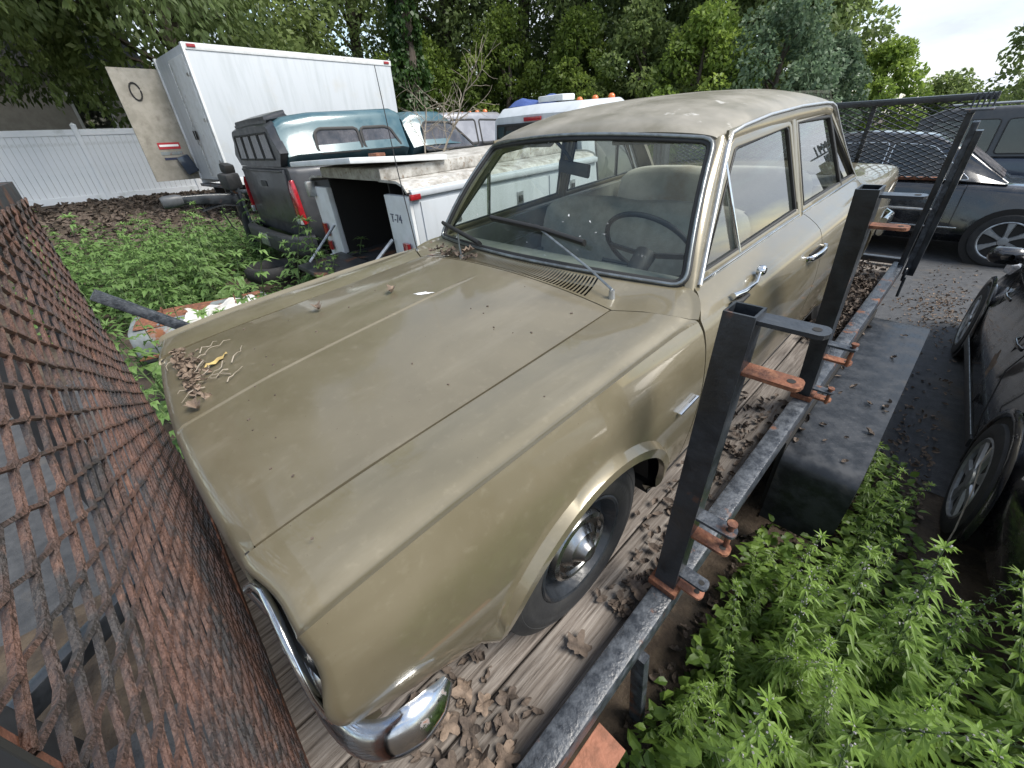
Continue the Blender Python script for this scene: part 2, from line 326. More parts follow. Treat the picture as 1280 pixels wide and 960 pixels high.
# ------------------------------------------------------------------ mesh helpers
def vnorm(v):
    v = np.asarray(v, float); n = np.linalg.norm(v); return v / n if n > 1e-12 else v
class MB:
    def __init__(s): s.V = []; s.F = []; s.n = 0
    def add(s, V, F):
        V = np.asarray(V, float).reshape(-1, 3)
        s.V.append(V); b = s.n
        s.F.extend([tuple(int(i) + b for i in f) for f in F]); s.n += len(V); return s
    def box(s, c, size, rot=None, taper=None):
        hx, hy, hz = np.array(size) / 2
        V = np.array([(x, y, z) for z in (-hz, hz) for y in (-hy, hy) for x in (-hx, hx)], float)
        if taper: V[4:, 0] *= taper[0]; V[4:, 1] *= taper[1]
        if rot is not None:
            V = V @ np.array(Euler(rot).to_matrix()).T
        return s.add(V + np.array(c), [(0, 2, 3, 1), (4, 5, 7, 6), (0, 1, 5, 4), (2, 6, 7, 3), (0, 4, 6, 2), (1, 3, 7, 5)])
    def bbox(s, lo, hi):
        lo = np.array(lo, float); hi = np.array(hi, float); return s.box((lo + hi) / 2, hi - lo)
    def grid(s, P, flip=False, skip=None, wrap=False):
        P = np.asarray(P, float); a, b = P.shape[:2]; F = []
        for i in range(a - 1):
            for j in range(b if wrap else b - 1):
                if skip is not None and skip(i, j): continue
                k = (j + 1) % b
                q = (i * b + j, (i + 1) * b + j, (i + 1) * b + k, i * b + k)
                F.append(q[::-1] if flip else q)
        return s.add(P.reshape(-1, 3), F)
    def panel(s, P, thick, flip=False, skip=None):
        """grid with its border turned inwards by the vector/scalar thick (along -normal)"""
        P = np.asarray(P, float); s.grid(P, flip, skip)
        du = np.gradient(P, axis=0); dv = np.gradient(P, axis=1)
        nr = np.cross(du, dv); nr /= np.maximum(np.linalg.norm(nr, axis=2, keepdims=True), 1e-9)
        if flip: nr = -nr
        Q = P - nr * thick
        for e, o, f in ((P[0], Q[0], True), (P[-1], Q[-1], False), (P[:, 0], Q[:, 0], False), (P[:, -1], Q[:, -1], True)):
            s.grid(np.stack([e, o]), flip=(f != flip))
        return s
    def sweep(s, path, sec, up=(0, 0, 1), closed=False, caps=True, scale=None):
        path = np.asarray(path, float); sec = np.asarray(sec, float); n = len(path); rows = []
        for i in range(n):
            a = path[(i - 1) % n] if (i > 0 or closed) else path[i]
            b = path[(i + 1) % n] if (i < n - 1 or closed) else path[i]
            t = vnorm(b - a); u = np.array(up[i] if np.ndim(up) == 2 else up, float)
            x = vnorm(np.cross(t, u)); y = np.cross(x, t)
            k = 1.0 if scale is None else scale[i]
            rows.append(path[i] + (sec[:, :1] * x + sec[:, 1:] * y) * k)
        rows = np.array(rows)
        if closed: rows = np.concatenate([rows, rows[:1]])
        m = len(sec); b0 = s.n
        s.grid(rows, wrap=True, flip=True)
        if caps and not closed:
            s.F.append(tuple(b0 + i for i in range(m))); s.F.append(tuple(b0 + (n - 1) * m + i for i in range(m))[::-1])
        return s
    def tube(s, path, r, n=8, caps=True, closed=False):
        path = np.asarray(path, float); m = len(path)
        rr = np.full(m, r, float) if np.isscalar(r) else np.asarray(r, float)
        t0 = vnorm(path[min(1, m - 1)] - path[0]); u = np.array((0, 0, 1.0)) if abs(t0[2]) < 0.9 else np.array((1.0, 0, 0))
        a = np.linspace(0, 2 * np.pi, n, endpoint=False)
        return s.sweep(path, np.stack([np.cos(a), np.sin(a)], 1), up=u, caps=caps, closed=closed, scale=rr)
    def lathe(s, prof, c, axis='x', n=32, caps=False, sign=1):
        """prof: list of (radius, offset along axis)"""
        a = np.linspace(0, 2 * np.pi, n, endpoint=False); rows = []
        for r, h in prof:
            ca, sa = r * np.cos(a), r * np.sin(a); hh = np.full(n, h * sign)
            rows.append(np.stack({'x': (hh, ca, sa), 'y': (sa, hh, ca), 'z': (ca, sa, hh)}[axis], 1) + np.array(c))
        return s.grid(np.array(rows), wrap=True, flip=(sign > 0))
    def ngon(s, pts): return s.add(pts, [tuple(range(len(pts)))])
    def prism(s, poly, axis, a, b):
        """extrude a 2D polygon along an axis from a to b"""
        poly = np.asarray(poly, float); n = len(poly)
        def put(h):
            o = np.full((n, 1), h)
            return {'x': np.hstack([o, poly]), 'y': np.hstack([poly[:, :1], o, poly[:, 1:]]), 'z': np.hstack([poly, o])}[axis]
        F = [tuple(range(n)), tuple(range(n, 2 * n))[::-1]] + [(i, i + n, (i + 1) % n + n, (i + 1) % n) for i in range(n)]
        return s.add(np.vstack([put(a), put(b)]), F)
    def mesh(s, name, m, smooth=35, bevel=None):
        me = bpy.data.meshes.new(name)
        V = np.vstack(s.V) if s.V else np.zeros((0, 3))
        me.from_pydata(V.tolist(), [], s.F)
        if bevel:
            bm = bmesh.new(); bm.from_mesh(me)
            bmesh.ops.remove_doubles(bm, verts=bm.verts, dist=1e-5)
            bmesh.ops.bevel(bm, geom=[e for e in bm.edges if e.is_manifold and e.calc_face_angle(0) > 0.5], offset=bevel, segments=2, affect='EDGES', profile=0.6)
            bm.to_mesh(me); bm.free()
        me.materials.append(MATS[m] if isinstance(m, str) else m)
        if smooth:
            me.shade_smooth()
            if smooth < 180: me.set_sharp_from_angle(angle=R(smooth))
        me.update()
        return me
    def build(s, name, m, parent=None, smooth=35, bevel=None, kind=None, **kw):
        o = bpy.data.objects.new(name, s.mesh(name, m, smooth, bevel)); COL.objects.link(o)
        if parent is not None: o.parent = parent
        if kind: o['kind'] = kind
        tag(o, **kw)
        return o
def tag(o, label=None, cat=None, group=None):
    if label: o['label'] = label
    if cat: o['category'] = cat
    if group: o['group'] = group
    return o
def thing(name, label, cat, group=None, loc=(0, 0, 0), rz=0.0, matrix=None):
    o = bpy.data.objects.new(name, None); COL.objects.link(o); o.empty_display_size = 0.1
    if matrix is not None: o.matrix_world = matrix
    else: o.location = loc; o.rotation_euler = (0, 0, rz)
    return tag(o, label, cat, group)
def inst(name, me, parent=None, loc=(0, 0, 0), rot=(0, 0, 0), sc=1.0, matrix=None, kind=None, **kw):
    o = bpy.data.objects.new(name, me); COL.objects.link(o)
    if parent is not None: o.parent = parent
    if matrix is not None: o.matrix_local = matrix if parent is not None else matrix
    else:
        o.location = loc; o.rotation_euler = rot; o.scale = (sc, sc, sc) if np.isscalar(sc) else sc
    if kind: o['kind'] = kind
    return tag(o, **kw)
def dup(root, loc=None, rz=None, label=None, matrix=None):
    r = root.copy(); COL.objects.link(r)
    if matrix is not None: r.matrix_world = matrix
    if loc is not None: r.location = loc
    if rz is not None: r.rotation_euler = (r.rotation_euler[0], r.rotation_euler[1], rz)
    if label: r['label'] = label
    for ch in list(root.children):
        c = ch.copy(); COL.objects.link(c); c.parent = r
        for g in list(ch.children):
            d = g.copy(); COL.objects.link(d); d.parent = c
    return r
def pchip(xs, Y, x):
    """monotone cubic through (xs, Y[k,...]) at x (array)"""
    xs = np.asarray(xs, float); Y = np.asarray(Y, float); x = np.asarray(x, float)
    h = np.diff(xs); sh = (-1,) + (1,) * (Y.ndim - 1)
    d = np.diff(Y, axis=0) / h.reshape(sh)
    m = np.zeros_like(Y)
    m[0] = d[0]; m[-1] = d[-1]
    p = d[:-1] * d[1:]
    w1 = (2 * h[1:] + h[:-1]).reshape(sh); w2 = (h[1:] + 2 * h[:-1]).reshape(sh)
    with np.errstate(divide='ignore', invalid='ignore'):
        hm = (w1 + w2) / (w1 / d[:-1] + w2 / d[1:])
    m[1:-1] = np.where(p > 0, hm, 0)
    i = np.clip(np.searchsorted(xs, x) - 1, 0, len(xs) - 2)
    t = ((np.clip(x, xs[0], xs[-1]) - xs[i]) / h[i])
    sh2 = t.shape + (1,) * (Y.ndim - 1); t = t.reshape(sh2); hh = h[i].reshape(sh2)
    return ((2 * t**3 - 3 * t**2 + 1) * Y[i] + (t**3 - 2 * t**2 + t) * hh * m[i] + (-2 * t**3 + 3 * t**2) * Y[i + 1] + (t**3 - t**2) * hh * m[i + 1])
def smooth(t): t = np.clip(t, 0, 1); return t * t * (3 - 2 * t)
def rrect(w, h, r=0.3, n=3):
    """rounded rectangle section, r as a share of the smaller side"""
    r = min(w, h) * r; P = []
    for cx, cy, a0 in ((w / 2 - r, h / 2 - r, 0), (-w / 2 + r, h / 2 - r, 90), (-w / 2 + r, -h / 2 + r, 180), (w / 2 - r, -h / 2 + r, 270)):
        for k in range(n):
            a = R(a0 + 90 * k / (n - 1)); P.append((cx + r * math.cos(a), cy + r * math.sin(a)))
    return P
def gz(x):                                     # the yard rises gently towards the fence
    t = max(0.0, -x - 0.3)
    return 0.055 * t * t / (t + 0.8) if t < 60 else 3.3

# ------------------------------------------------------------------ the ground
def make_ground():
    xs = np.concatenate([np.linspace(-260, -45, 6), np.linspace(-42, 12, 37), np.linspace(16, 260, 7)])
    ys = np.concatenate([np.linspace(-200, -20, 5), np.linspace(-15, 30, 31), np.linspace(40, 320, 8)])
    P = np.array([[(x, y, gz(x) + 0.03 * math.sin(x * 1.7) * math.sin(y * 1.3) * (x < -3)) for x in xs] for y in ys])
    o = MB().grid(P, flip=True).build('ground', 'soil', smooth=180); o['kind'] = 'structure'
    P = np.array([[(x, y, gz(x) + 0.006) for x in np.linspace(xa, 40, 12)] for y, xa in ((3.2, 1.75), (3.7, 1.25), (4.4, 0.6), (6, -0.3), (9, -1.0), (14, -2), (30, -2), (60, -2))])
    o = MB().grid(P, flip=True).build('asphalt_lot', 'asphalt', smooth=180); o['kind'] = 'structure'
    P = np.array([[(x, y, gz(x) + 0.006) for x in np.linspace(-4.5, 1.15, 14)] for y in (-9, -5, -2, -.30)])
    o = MB().grid(P, flip=True).build('asphalt_apron', 'asphalt', smooth=180); o['kind'] = 'structure'
make_ground()

# ------------------------------------------------------------------ the old sedan (built in trailer axes: nose at y=0, deck at z=0)
ST = [0.10, 0.30, 0.52, 0.95, 1.34, 1.60, 2.20, 2.95, 3.60, 4.10, 4.75]
_S1 = [(.838, .205), (.858, .235), (.884, .36), (.901, .50), (.907, .62)]
_D = _S1 + [(.899, .745), (.880, .822), (.864, .853), (.843, .872), (.815, .888), (.786, .901), (.757, .912)]
TB = np.array([
    [(.80, .49), (.822, .505), (.846, .535), (.866, .575), (.880, .63), (.876, .72), (.855, .803), (.845, .846), (.821, .834), (.785, .842), (.70, .846), (.612, .843)],
    [(.815, .395), (.838, .414), (.864, .46), (.886, .53), (.898, .62), (.892, .735), (.862, .823), (.848, .860), (.823, .847), (.786, .857), (.70, .860), (.608, .856)],
    [(.826, .292), (.846, .312), (.874, .385), (.896, .50), (.904, .62), (.895, .742), (.864, .833), (.850, .870), (.825, .857), (.788, .867), (.70, .870), (.606, .864)],
    _S1 + [(.896, .744), (.866, .837), (.851, .873), (.827, .861), (.789, .871), (.70, .876), (.604, .871)],
    _S1 + [(.897, .745), (.872, .836), (.850, .868), (.828, .860), (.785, .878), (.70, .886), (.602, .882)],
    _D, _D, _D, _D[:-1] + [(.755, .908)],
    _S1[:4] + [(.905, .61), (.895, .74), (.876, .815), (.862, .838), (.840, .852), (.80, .862), (.75, .868), (.68, .871)],
    [(.80, .34), (.82, .37), (.842, .43), (.860, .51), (.868, .60), (.865, .69), (.857, .765), (.846, .795), (.830, .812), (.79, .824), (.74, .830), (.66, .834)]])
ARCH = [(.886, .245, .398), (3.62, .27, .345)]
def zbot(y):
    z = pchip(ST, TB[:, 0, 1], np.array([y]))[0]
    for c, zc, r in ARCH:
        if abs(y - c) < r: z = max(z, zc + math.sqrt(r * r - (y - c)**2))
    return z
def side_col(y, base_y, rows_side, rows_top, ym=None):
    """one column of the body side: from lower edge up to the crease, then over the top edge; ym = y of every point"""
    T = pchip(ST, TB, np.array([y]))[0]
    out = []
    zb = zbot(base_y); zc = T[7, 1]
    zz = zb + (zc - zb) * rows_side
    xx = pchip(T[:8, 1], T[:8, 0], zz)
    for c, zcn, r in ARCH:                       # rolled lip round the wheel openings
        d = np.hypot(y - c, zz - zcn) - r
        xx = xx + 0.025 * (1 - smooth((d - .030) / .016)) * (d > -.05) * smooth((zz - .20) / .10)
    zt = pchip(np.arange(5), T[7:], rows_top * 4)
    X = np.concatenate([xx, zt[:, 0]]); Z = np.concatenate([zz, zt[:, 1]])
    d = min(1, max(0, (0.160 - y) / 0.038)); k = 1 - math.sqrt(max(0, 1 - d * d))
    X = X - 0.020 * k; Z = Z - 0.026 * k * smooth((Z - .62) / .2)
    d = min(1, max(0, (y - 4.60) / 0.155)); k = 1 - math.sqrt(max(0, 1 - d * d))
    X = X - 0.05 * k; Z = Z - 0.04 * k * smooth((Z - .6) / .2)
    return X, Z
RS = np.concatenate([np.linspace(0, .85, 15), np.linspace(.89, 1, 6)])
RT = np.concatenate([np.linspace(0.03, .3, 9), np.linspace(.36, 1, 10)])
def body_panel(cols, yL, yR):
    """cols: base y values; yL/yR: functions of row (0..1 side, 1..2 top) giving the end lines"""
    rows = np.concatenate([RS, 1 + RT]); L = np.array([yL(r) for r in rows]); Rr = np.array([yR(r) for r in rows])
    c0, c1 = cols[0], cols[-1]; P = []
    for c in cols:
        s = (c - c0) / (c1 - c0); y = L + (Rr - L) * s; col = []
        # rows differ in y only along the upper part; evaluate per row
        ys = np.unique(np.round(y, 4)); cache = {q: side_col(q, c, RS, RT) for q in ys}
        for i, q in enumerate(np.round(y, 4)):
            X, Z = cache[q]; col.append((X[i], q, Z[i]))
        P.append(col)
    return np.array(P)
def arch_cols(lo, hi, step=0.04):
    c = set(np.round(np.arange(lo, hi, step), 4)) | {lo, hi}
    for yc, zc, r in ARCH:
        ph = math.asin(min(1, math.sqrt(max(0, r * r - max(0, .205 - zc)**2)) / r)); ph = math.acos((.207 - zc) / r)
        a = [yc + r * math.sin(t) for t in np.linspace(-ph if ph < math.pi / 2 else -math.pi / 2, min(ph, math.pi / 2), 41)]
        a = [round(q, 4) for q in a if lo < q < hi]
        if a:
            c = {q for q in c if not (min(a) - .01 < q < max(a) + .01) or q in (lo, hi)} | set(a)
    return np.array(sorted(c))
def mirror(P): Q = np.array(P); Q[..., 0] *= -1; return Q
def dlo_x(z): return .757 - .318 * (z - .912)

def hood_z(x, y):
    ze = pchip([.1, .17, .4, .76, 1.32, 1.4], np.array([.835, .842, .860, .868, .882, .884]), np.array([y]))[0]
    cr = pchip([.1, .17, .43, .78, 1.2, 1.4], np.array([.004, .006, .021, .037, .046, .046]), np.array([y]))[0]
    z = ze + cr * (1 - (abs(x) / .605)**2.2)
    return z + .0042 * max(0, 1 - abs(x) / .0078) * smooth((1.30 - y) / .25)

def make_car():
    car = thing('old_sedan', 'dusty gold four-door vintage sedan parked on the trailer deck', 'car', matrix=M_TR)
    A = lambda r: 0.126
    fR = lambda r: 1.470 if r <= 1 else 1.470 + .018 * smooth((r - 1) * 3) - .136 * max(0, (r - 1.12) / .88)
    dL = lambda r: 1.476 if r <= .8 else 1.476 + .135 * smooth((r - .8) / 1.2)
    dR = lambda r: 2.683 + .035 * smooth((r - 1.1) / .9)
    eL = lambda r: dR(r) + .006
    eR = lambda r: 3.44 + .22 * smooth((r - .75) / 1.25)
    qL = lambda r: eR(r) + .006
    qR = lambda r: 4.752
    for sgn in (1, -1):
        for name, lo, hi, l, r in (('front_fender', .126, 1.47, A, fR), ('front_door', 1.476, 2.683, dL, dR), ('rear_door', 2.689, 3.44, eL, eR), ('quarter_panel', 3.446, 4.752, qL, qR)):
            P = body_panel(arch_cols(lo, hi), l, r)
            if name == 'front_fender':               # finer roll at the nose
                nose = body_panel(np.array([.1225, .1235, .126, .130, .136, .144, .154, .17, .20, .25]), lambda q: .1225, lambda q: .25)
                keep = P[:, 0, 1] > .255
                rows_ = np.concatenate([RS, 1 + RT]); shf = .008 + .036 * smooth((rows_ - .40) / .45) * (1 - .8 * smooth((rows_ - 1.55) / .45))
                for c_ in range(len(nose)):
                    nose[c_, :, 1] += shf * (1 - np.clip((nose[c_, :, 1] - .1225) / .1275, 0, 1))
                P = np.concatenate([nose, P[keep]])
                brow = np.array([(.595, .128, .742), (.62, .140, .757), (.66, .148, .760), (.70, .148, .752), (.745, .144, .730), (.785, .136, .690), (.810, .128, .64), (.818, .124, .58)])
                ed = nose[0]; sel = ed[np.array([len(ed) - 1, len(ed) - 4, len(ed) - 8, len(RS) + 4, len(RS) - 1, len(RS) - 5, len(RS) - 9, len(RS) - 12])]
                brow = brow + np.array((-.012, .034, -.010)); FF = np.stack([sel + (brow - sel) * q for q in np.linspace(.08, 1, 5)])
                if sgn < 0: FF = mirror(FF)
                MB().grid(FF, flip=(sgn > 0)).build('headlight_surround', 'gold', car, smooth=60)
            if sgn < 0: P = mirror(P)
            o = MB().panel(P, 0.022, flip=(sgn < 0)).build(name, 'gold', car, smooth=42)
            if name.endswith('door'): o['label'] = 'dusty gold door with chrome pull handle'
    # hood
    xs = np.concatenate([np.linspace(-.5985, -.03, 24), [-.016, -.0078, -.004, 0, .004, .0078, .016], np.linspace(.03, .5985, 24)])
    rows = []
    for q, (dy, dz) in enumerate(((0.0, -.100), (.001, -.085), (.003, -.066), (.007, -.045), (.015, -.024), (.027, -.010), (.042, -.003))):
        rows.append([(x, .098 + .028 * (abs(x) / .6)**2 + dy, hood_z(x, .16) + dz) for x in xs])
    for y in np.linspace(.17, 1.3515, 40):
        rows.append([(x, y, hood_z(x, y)) for x in xs])
    hood = MB().panel(np.array(rows), 0.03, flip=True).build('hood', 'gold_top', car, smooth=28)
    # cowl with real vent slots
    nU = 401; us = np.linspace(-1, 1, nU); vs = np.array([0, .08, .2, .28, .4, .52, .64, .72, .85, 1.0])
    P = np.zeros((nU, len(vs), 3))
    for i, u in enumerate(us):
        if abs(u) <= .72: f = np.array((u / .72 * .602, 1.3575, hood_z(u / .72 * .602, 1.352)))
        else:
            t = (abs(u) - .72) / .28; xf = .602 + .250 * t; f = np.array((math.copysign(xf, u), np.interp(xf, [.602, .70, .785, .83, .852], [1.3575, 1.3965, 1.4345, 1.4705, 1.478]), np.interp(xf, [.602, .70, .785, .83, .852], [.8825, .887, .879, .864, .866])))
        w = np.array((.748 * u, 1.497 + .108 * u * u, .930 - .020 * u * u))
        for j, v in enumerate(vs):
            p = f + (w - f) * v; p[2] -= (.010 - .016 * abs(u)**8) * math.sin(math.pi * v); p[1] += .020 * abs(u)**10 * math.sin(math.pi * v); p[0] += math.copysign(.012, u) * abs(u)**10 * math.sin(math.pi * v); P[i, j] = p
    slot = lambda i, j: (i % 4) in (1, 2) and 1 <= j <= 7 and -.66 < us[i] < .58
    cw = MB().panel(P, .02, skip=slot, flip=False).build('cowl', 'gold', car, smooth=28)
    MB().bbox((-.62, 1.372, .76), (.55, 1.53, .84)).build('plenum', 'dark', cw, smooth=0)
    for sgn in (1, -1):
        MB().sweep([(sgn * .602, y, hood_z(.602, y) - .010) for y in np.linspace(.15, 1.354, 14)], rrect(.020, .006, .2), up=(0, 0, 1)).build('hood_gap_shade', 'dark', hood, smooth=0)  # dark strip added below the side cut, standing in for shade in the gap
    MB().sweep([(x, 1.3545, hood_z(x, 1.35) - .010) for x in np.linspace(-.60, .60, 13)], rrect(.018, .006, .2), up=(0, 0, 1)).build('hood_gap_shade', 'dark', hood, smooth=0)  # same added shade strip along the rear hood edge
    # windscreen, reveals, pillars
    def ws(u, v, out=0.0):
        b = np.array((.735 * u, 1.500 + .104 * u * u, .932 - .022 * u * u)); t = np.array((.603 * u, 1.862 + .098 * u * u, 1.352 - .038 * u * u))
        p = b + (t - b) * v; p[1] -= .02 * math.sin(math.pi * v) - out * -.8; p[2] += .012 * math.sin(math.pi * v) + out * .6
        return p
    G = np.array([[ws(u, v) for v in np.linspace(.02, .985, 14)] for u in np.linspace(-.975, .975, 33)])
    MB().grid(G).build('windshield', 'windscreen', car, smooth=180)
    def loop(off, n=24):
        L = [ws(u, 0, off) for u in np.linspace(-.94, .94, n)] + [ws(.962, .006, off), ws(.980, .022, off), ws(.992, .046, off), ws(.998, .075, off), ws(1, .11, off)] + [ws(1, v, off) for v in np.linspace(.17, .9, 10)] + [ws(.998, .94, off), ws(.990, .97, off), ws(.972, .99, off)] + \
            [ws(u, 1, off) for u in np.linspace(.94, -.94, n)] + [ws(-.972, .99, off), ws(-.990, .97, off), ws(-.998, .94, off)] + [ws(-1, v, off) for v in np.linspace(.9, .17, 10)] + [ws(-1, .11, off), ws(-.998, .075, off), ws(-.992, .046, off), ws(-.980, .022, off), ws(-.962, .006, off)]
        return np.array(L)
    LP = loop(.004)
    upn = np.tile((0, -.75, .66), (len(LP), 1))
    MB().sweep(LP, rrect(.034, .014, .45), up=upn, closed=True).build('windshield_seal', 'seal', car, smooth=60)
    LC = loop(.012)
    cen = LC.mean(0)
    MB().sweep(LC + (LC - cen) / np.linalg.norm(LC - cen, axis=1, keepdims=True) * .006, rrect(.014, .012, .45), up=upn, closed=True).build('windshield_molding', 'alu_dark', car, smooth=60)
    for sgn in (1, -1):
        P = np.zeros((14, 6, 3))
        for i, v in enumerate(np.linspace(-.02, 1.02, 14)):
            a = ws(1, v, .004); b = np.array((.768, 1.628, .905)) + (np.array((.632, 2.010, 1.325)) - np.array((.768, 1.628, .905))) * v
            for j, t in enumerate(np.linspace(0, 1, 6)):
                p = a + (b - a) * t; p[0] += .012 * math.sin(math.pi * t); p[1] -= .008 * math.sin(math.pi * t); P[i, j] = p
        MB().panel(P if sgn > 0 else mirror(P), .03, flip=(sgn > 0)).build('pillar', 'gold', car, smooth=40)
    # roof
    ys = np.array([1.862, 1.866, 1.875, 1.89, 1.915, 1.95, 2.0, 2.1, 2.25, 2.45, 2.7, 2.95, 3.1, 3.2, 3.26, 3.30])
    P = []
    for k, y in enumerate(ys):
        row = []
        edge = pchip([1.86, 2.3, 2.7, 3.2, 3.3], np.array([.612, .628, .638, .640, .636]), np.array([y]))[0]
        ze = pchip([1.86, 2.0, 2.37, 2.72, 3.2, 3.3], np.array([1.322, 1.330, 1.350, 1.350, 1.326, 1.312]), np.array([y]))[0]
        cr = pchip([1.86, 1.89, 1.95, 2.1, 2.4, 2.8, 3.1, 3.3], np.array([.038, .062, .078, .092, .102, .102, .090, .066]), np.array([y]))[0]
        for u in np.sin(np.linspace(-1, 1, 41) * math.pi / 2):
            yy = y + (.098 * u * u) * max(0, 1 - (y - 1.862) / .5)
            row.append((edge * u, yy, ze + cr * (1 - abs(u)**3.0)**.62))
        P.append(row)
    P = np.array(P)
    roof = MB().panel(P, .02, flip=True).build('roof', 'gold_roof', car, smooth=60)
    Q = P[2:, 2:-2].copy(); Q[..., 2] -= .035
    MB().grid(Q).build('headliner', 'headliner', roof, smooth=180)
    # drip rails, side frames, C pillars
    for sgn in (1, -1):
        S = lambda a: np.array(a) * (sgn, 1, 1)
        drip = np.array([(.772, 1.632, .912), (.735, 1.732, 1.022), (.690, 1.858, 1.165), (.650, 1.968, 1.288), (.636, 2.02, 1.328), (.634, 2.12, 1.340), (.636, 2.37, 1.353), (.643, 2.72, 1.353), (.648, 3.05, 1.340),
                         (.648, 3.17, 1.330), (.651, 3.235, 1.312), (.656, 3.29, 1.275), (.667, 3.36, 1.215), (.70, 3.50, 1.085), (.735, 3.63, .965), (.757, 3.70, .905)])
        MB().sweep(S(drip), rrect(.014, .022, .4), up=(sgn * .9, 0, .45)).build('drip_rail', 'alu', roof, smooth=50)
        MB().sweep(S([(.636, 1.99, 1.316), (.634, 2.2, 1.324), (.640, 2.7, 1.326), (.644, 3.1, 1.318), (.648, 3.22, 1.300)]), rrect(.010, .052, .2), up=(0, 0, 1)).build('roof_header', 'gold', roof, smooth=40)
        C = np.zeros((12, 7, 3))
        for i, v in enumerate(np.linspace(0, 1, 12)):
            o_ = np.array([np.interp(v, np.linspace(0, 1, 7), drip[9:, k]) for k in range(3)]) - (.006, 0, 0)
            n_ = np.array((.575 + .09 * v, 3.285 + .52 * v**.9, 1.345 - .425 * v))
            for j, t in enumerate(np.linspace(0, 1, 7)):
                p = o_ + (n_ - o_) * t; p[0] += .02 * math.sin(math.pi * t) * v; p[1] += .025 * math.sin(math.pi * t); p[2] += .008 * math.sin(math.pi * t); C[i, j] = p
        MB().panel(C if sgn > 0 else mirror(C), .03, flip=(sgn < 0)).build('rear_pillar', 'gold_roof', roof, smooth=50)
        # door window frames on the tumblehome plane
        W = lambda y, z, off=0: (sgn * (dlo_x(z) + off), y, z)
        for nm, out, frame_m in (('front_window', [(1.665, .925), (2.655, .925), (2.625, 1.285), (2.60, 1.303), (2.05, 1.293), (2.02, 1.283)], 'gold'),
                                 ('rear_window', [(2.715, .925), (3.645, .918), (3.255, 1.262), (3.225, 1.292), (3.19, 1.300), (2.70, 1.303)], 'gold')):
            out = np.array(out); cen = out.mean(0)
            outer = np.array([W(y, z, .002) for y, z in out])
            fr = MB().sweep(outer, rrect(.036, .020, .3), up=(sgn * .95, 0, .3), closed=True).build('window_frame', frame_m, car, smooth=50)
            inn = cen + (out - cen) * (1 - .030 / np.linalg.norm(out - cen, axis=1, keepdims=True))
            MB().sweep(np.array([W(y, z, .003) for y, z in inn]), rrect(.016, .016, .3), up=(sgn * .95, 0, .3), closed=True).build('window_seal', 'seal', fr, smooth=50)
            pts = [W(y, z, -.004) for y, z in inn]
            MB().ngon(pts if sgn > 0 else pts[::-1]).build(nm, 'side_glass', car, smooth=0)
            lo = out[:2]
            MB().sweep(np.array([W(lo[0][0] - .02, lo[0][1] - .012, .012), W(lo[1][0], lo[1][1] - .012, .012)]), rrect(.008, .016, .4), up=(0, 0, 1)).build('belt_molding', 'chrome', fr)
        MB().sweep([W(1.955, 1.245, .006), W(1.985, .925, .006)], rrect(.020, .018, .35), up=(sgn, 0, .2)).build('vent_bar', 'chrome', car)
        MB().sweep([W(3.20, 1.285, .004), W(3.36, .92, .004)], rrect(.026, .018, .3), up=(sgn, 0, .2)).build('quarter_bar', 'seal', car)
        MB().sweep([W(2.672, .90, .004), W(2.664, 1.31, .004)], rrect(.052, .02, .3), up=(sgn, 0, .2)).build('center_pillar', 'gold', car)
    # back glass and trunk
    G = np.array([[(.60 * u * (1 + .12 * v), 3.29 + .50 * v - .03 * (1 - u * u) * -1, 1.385 - .45 * v + .02 * (1 - u * u)) for v in np.linspace(0, 1, 8)] for u in np.linspace(-1, 1, 15)])
    MB().grid(G, flip=True).build('rear_glass', 'side_glass', car, smooth=180)
    ys = np.concatenate([np.linspace(3.79, 4.55, 10), [4.62, 4.68, 4.72, 4.745, 4.755]])
    P = []
    for y in ys:
        X, Z = side_col(y, 2.0, RS, RT); e = min(X[-1], .70) - .003; ze = Z[-1]
        d = max(0, (y - 4.6) / .155)
        P.append([(e * u, y, ze + .020 * (1 - u * u)) for u in np.linspace(-1, 1, 17)])
    P.append([(.65 * u, 4.765, .60) for u in np.linspace(-1, 1, 17)])
    MB().panel(np.array(P), .02, flip=True).build('trunk_lid', 'gold', car, smooth=35)
    MB().bbox((-.84, 4.70, .30), (.84, 4.735, .79)).build('rear_panel', 'gold', car)
    rb = np.array([(-.90, 4.45, .44), (-.905, 4.66, .44), (-.85, 4.78, .44), (-.6, 4.82, .44), (0, 4.84, .44), (.6, 4.82, .44), (.85, 4.78, .44), (.905, 4.66, .44), (.90, 4.45, .44)])
    MB().sweep(rb, rrect(.04, .13, .4), up=(0, 0, 1)).build('rear_bumper', 'chrome', car, smooth=50)
    # front bumper: a blade that wraps the corners
    half = [(.905, .330, .478), (.914, .292, .474), (.912, .240, .470), (.896, .192, .466), (.858, .156, .464), (.78, .136, .466), (.6, .126, .468), (.3, .121, .470), (0, .119, .470)]
    pth = np.array(half + [(-x, y, z) for x, y, z in half[-2::-1]])
    n = len(pth); sc = np.ones(n); sc[0] = sc[-1] = .35; sc[1] = sc[-2] = .8
    sec = [(.006, .066), (-.012, .064), (-.028, .050), (-.038, .026), (-.042, .006), (-.043, -.012), (-.038, -.036), (-.026, -.056), (-.010, -.064), (.004, -.064), (.008, 0)]
    sm = []; scs = []
    for i in range(n - 1):
        for t in np.linspace(0, 1, 5)[:-1]: sm.append(pth[i] + (pth[i + 1] - pth[i]) * t); scs.append(sc[i] + (sc[i + 1] - sc[i]) * t)
    sm.append(pth[-1]); scs.append(sc[-1]); sm = np.array(sm)
    for _ in range(3): sm[1:-1] = (sm[:-2] + 2 * sm[1:-1] + sm[2:]) / 4
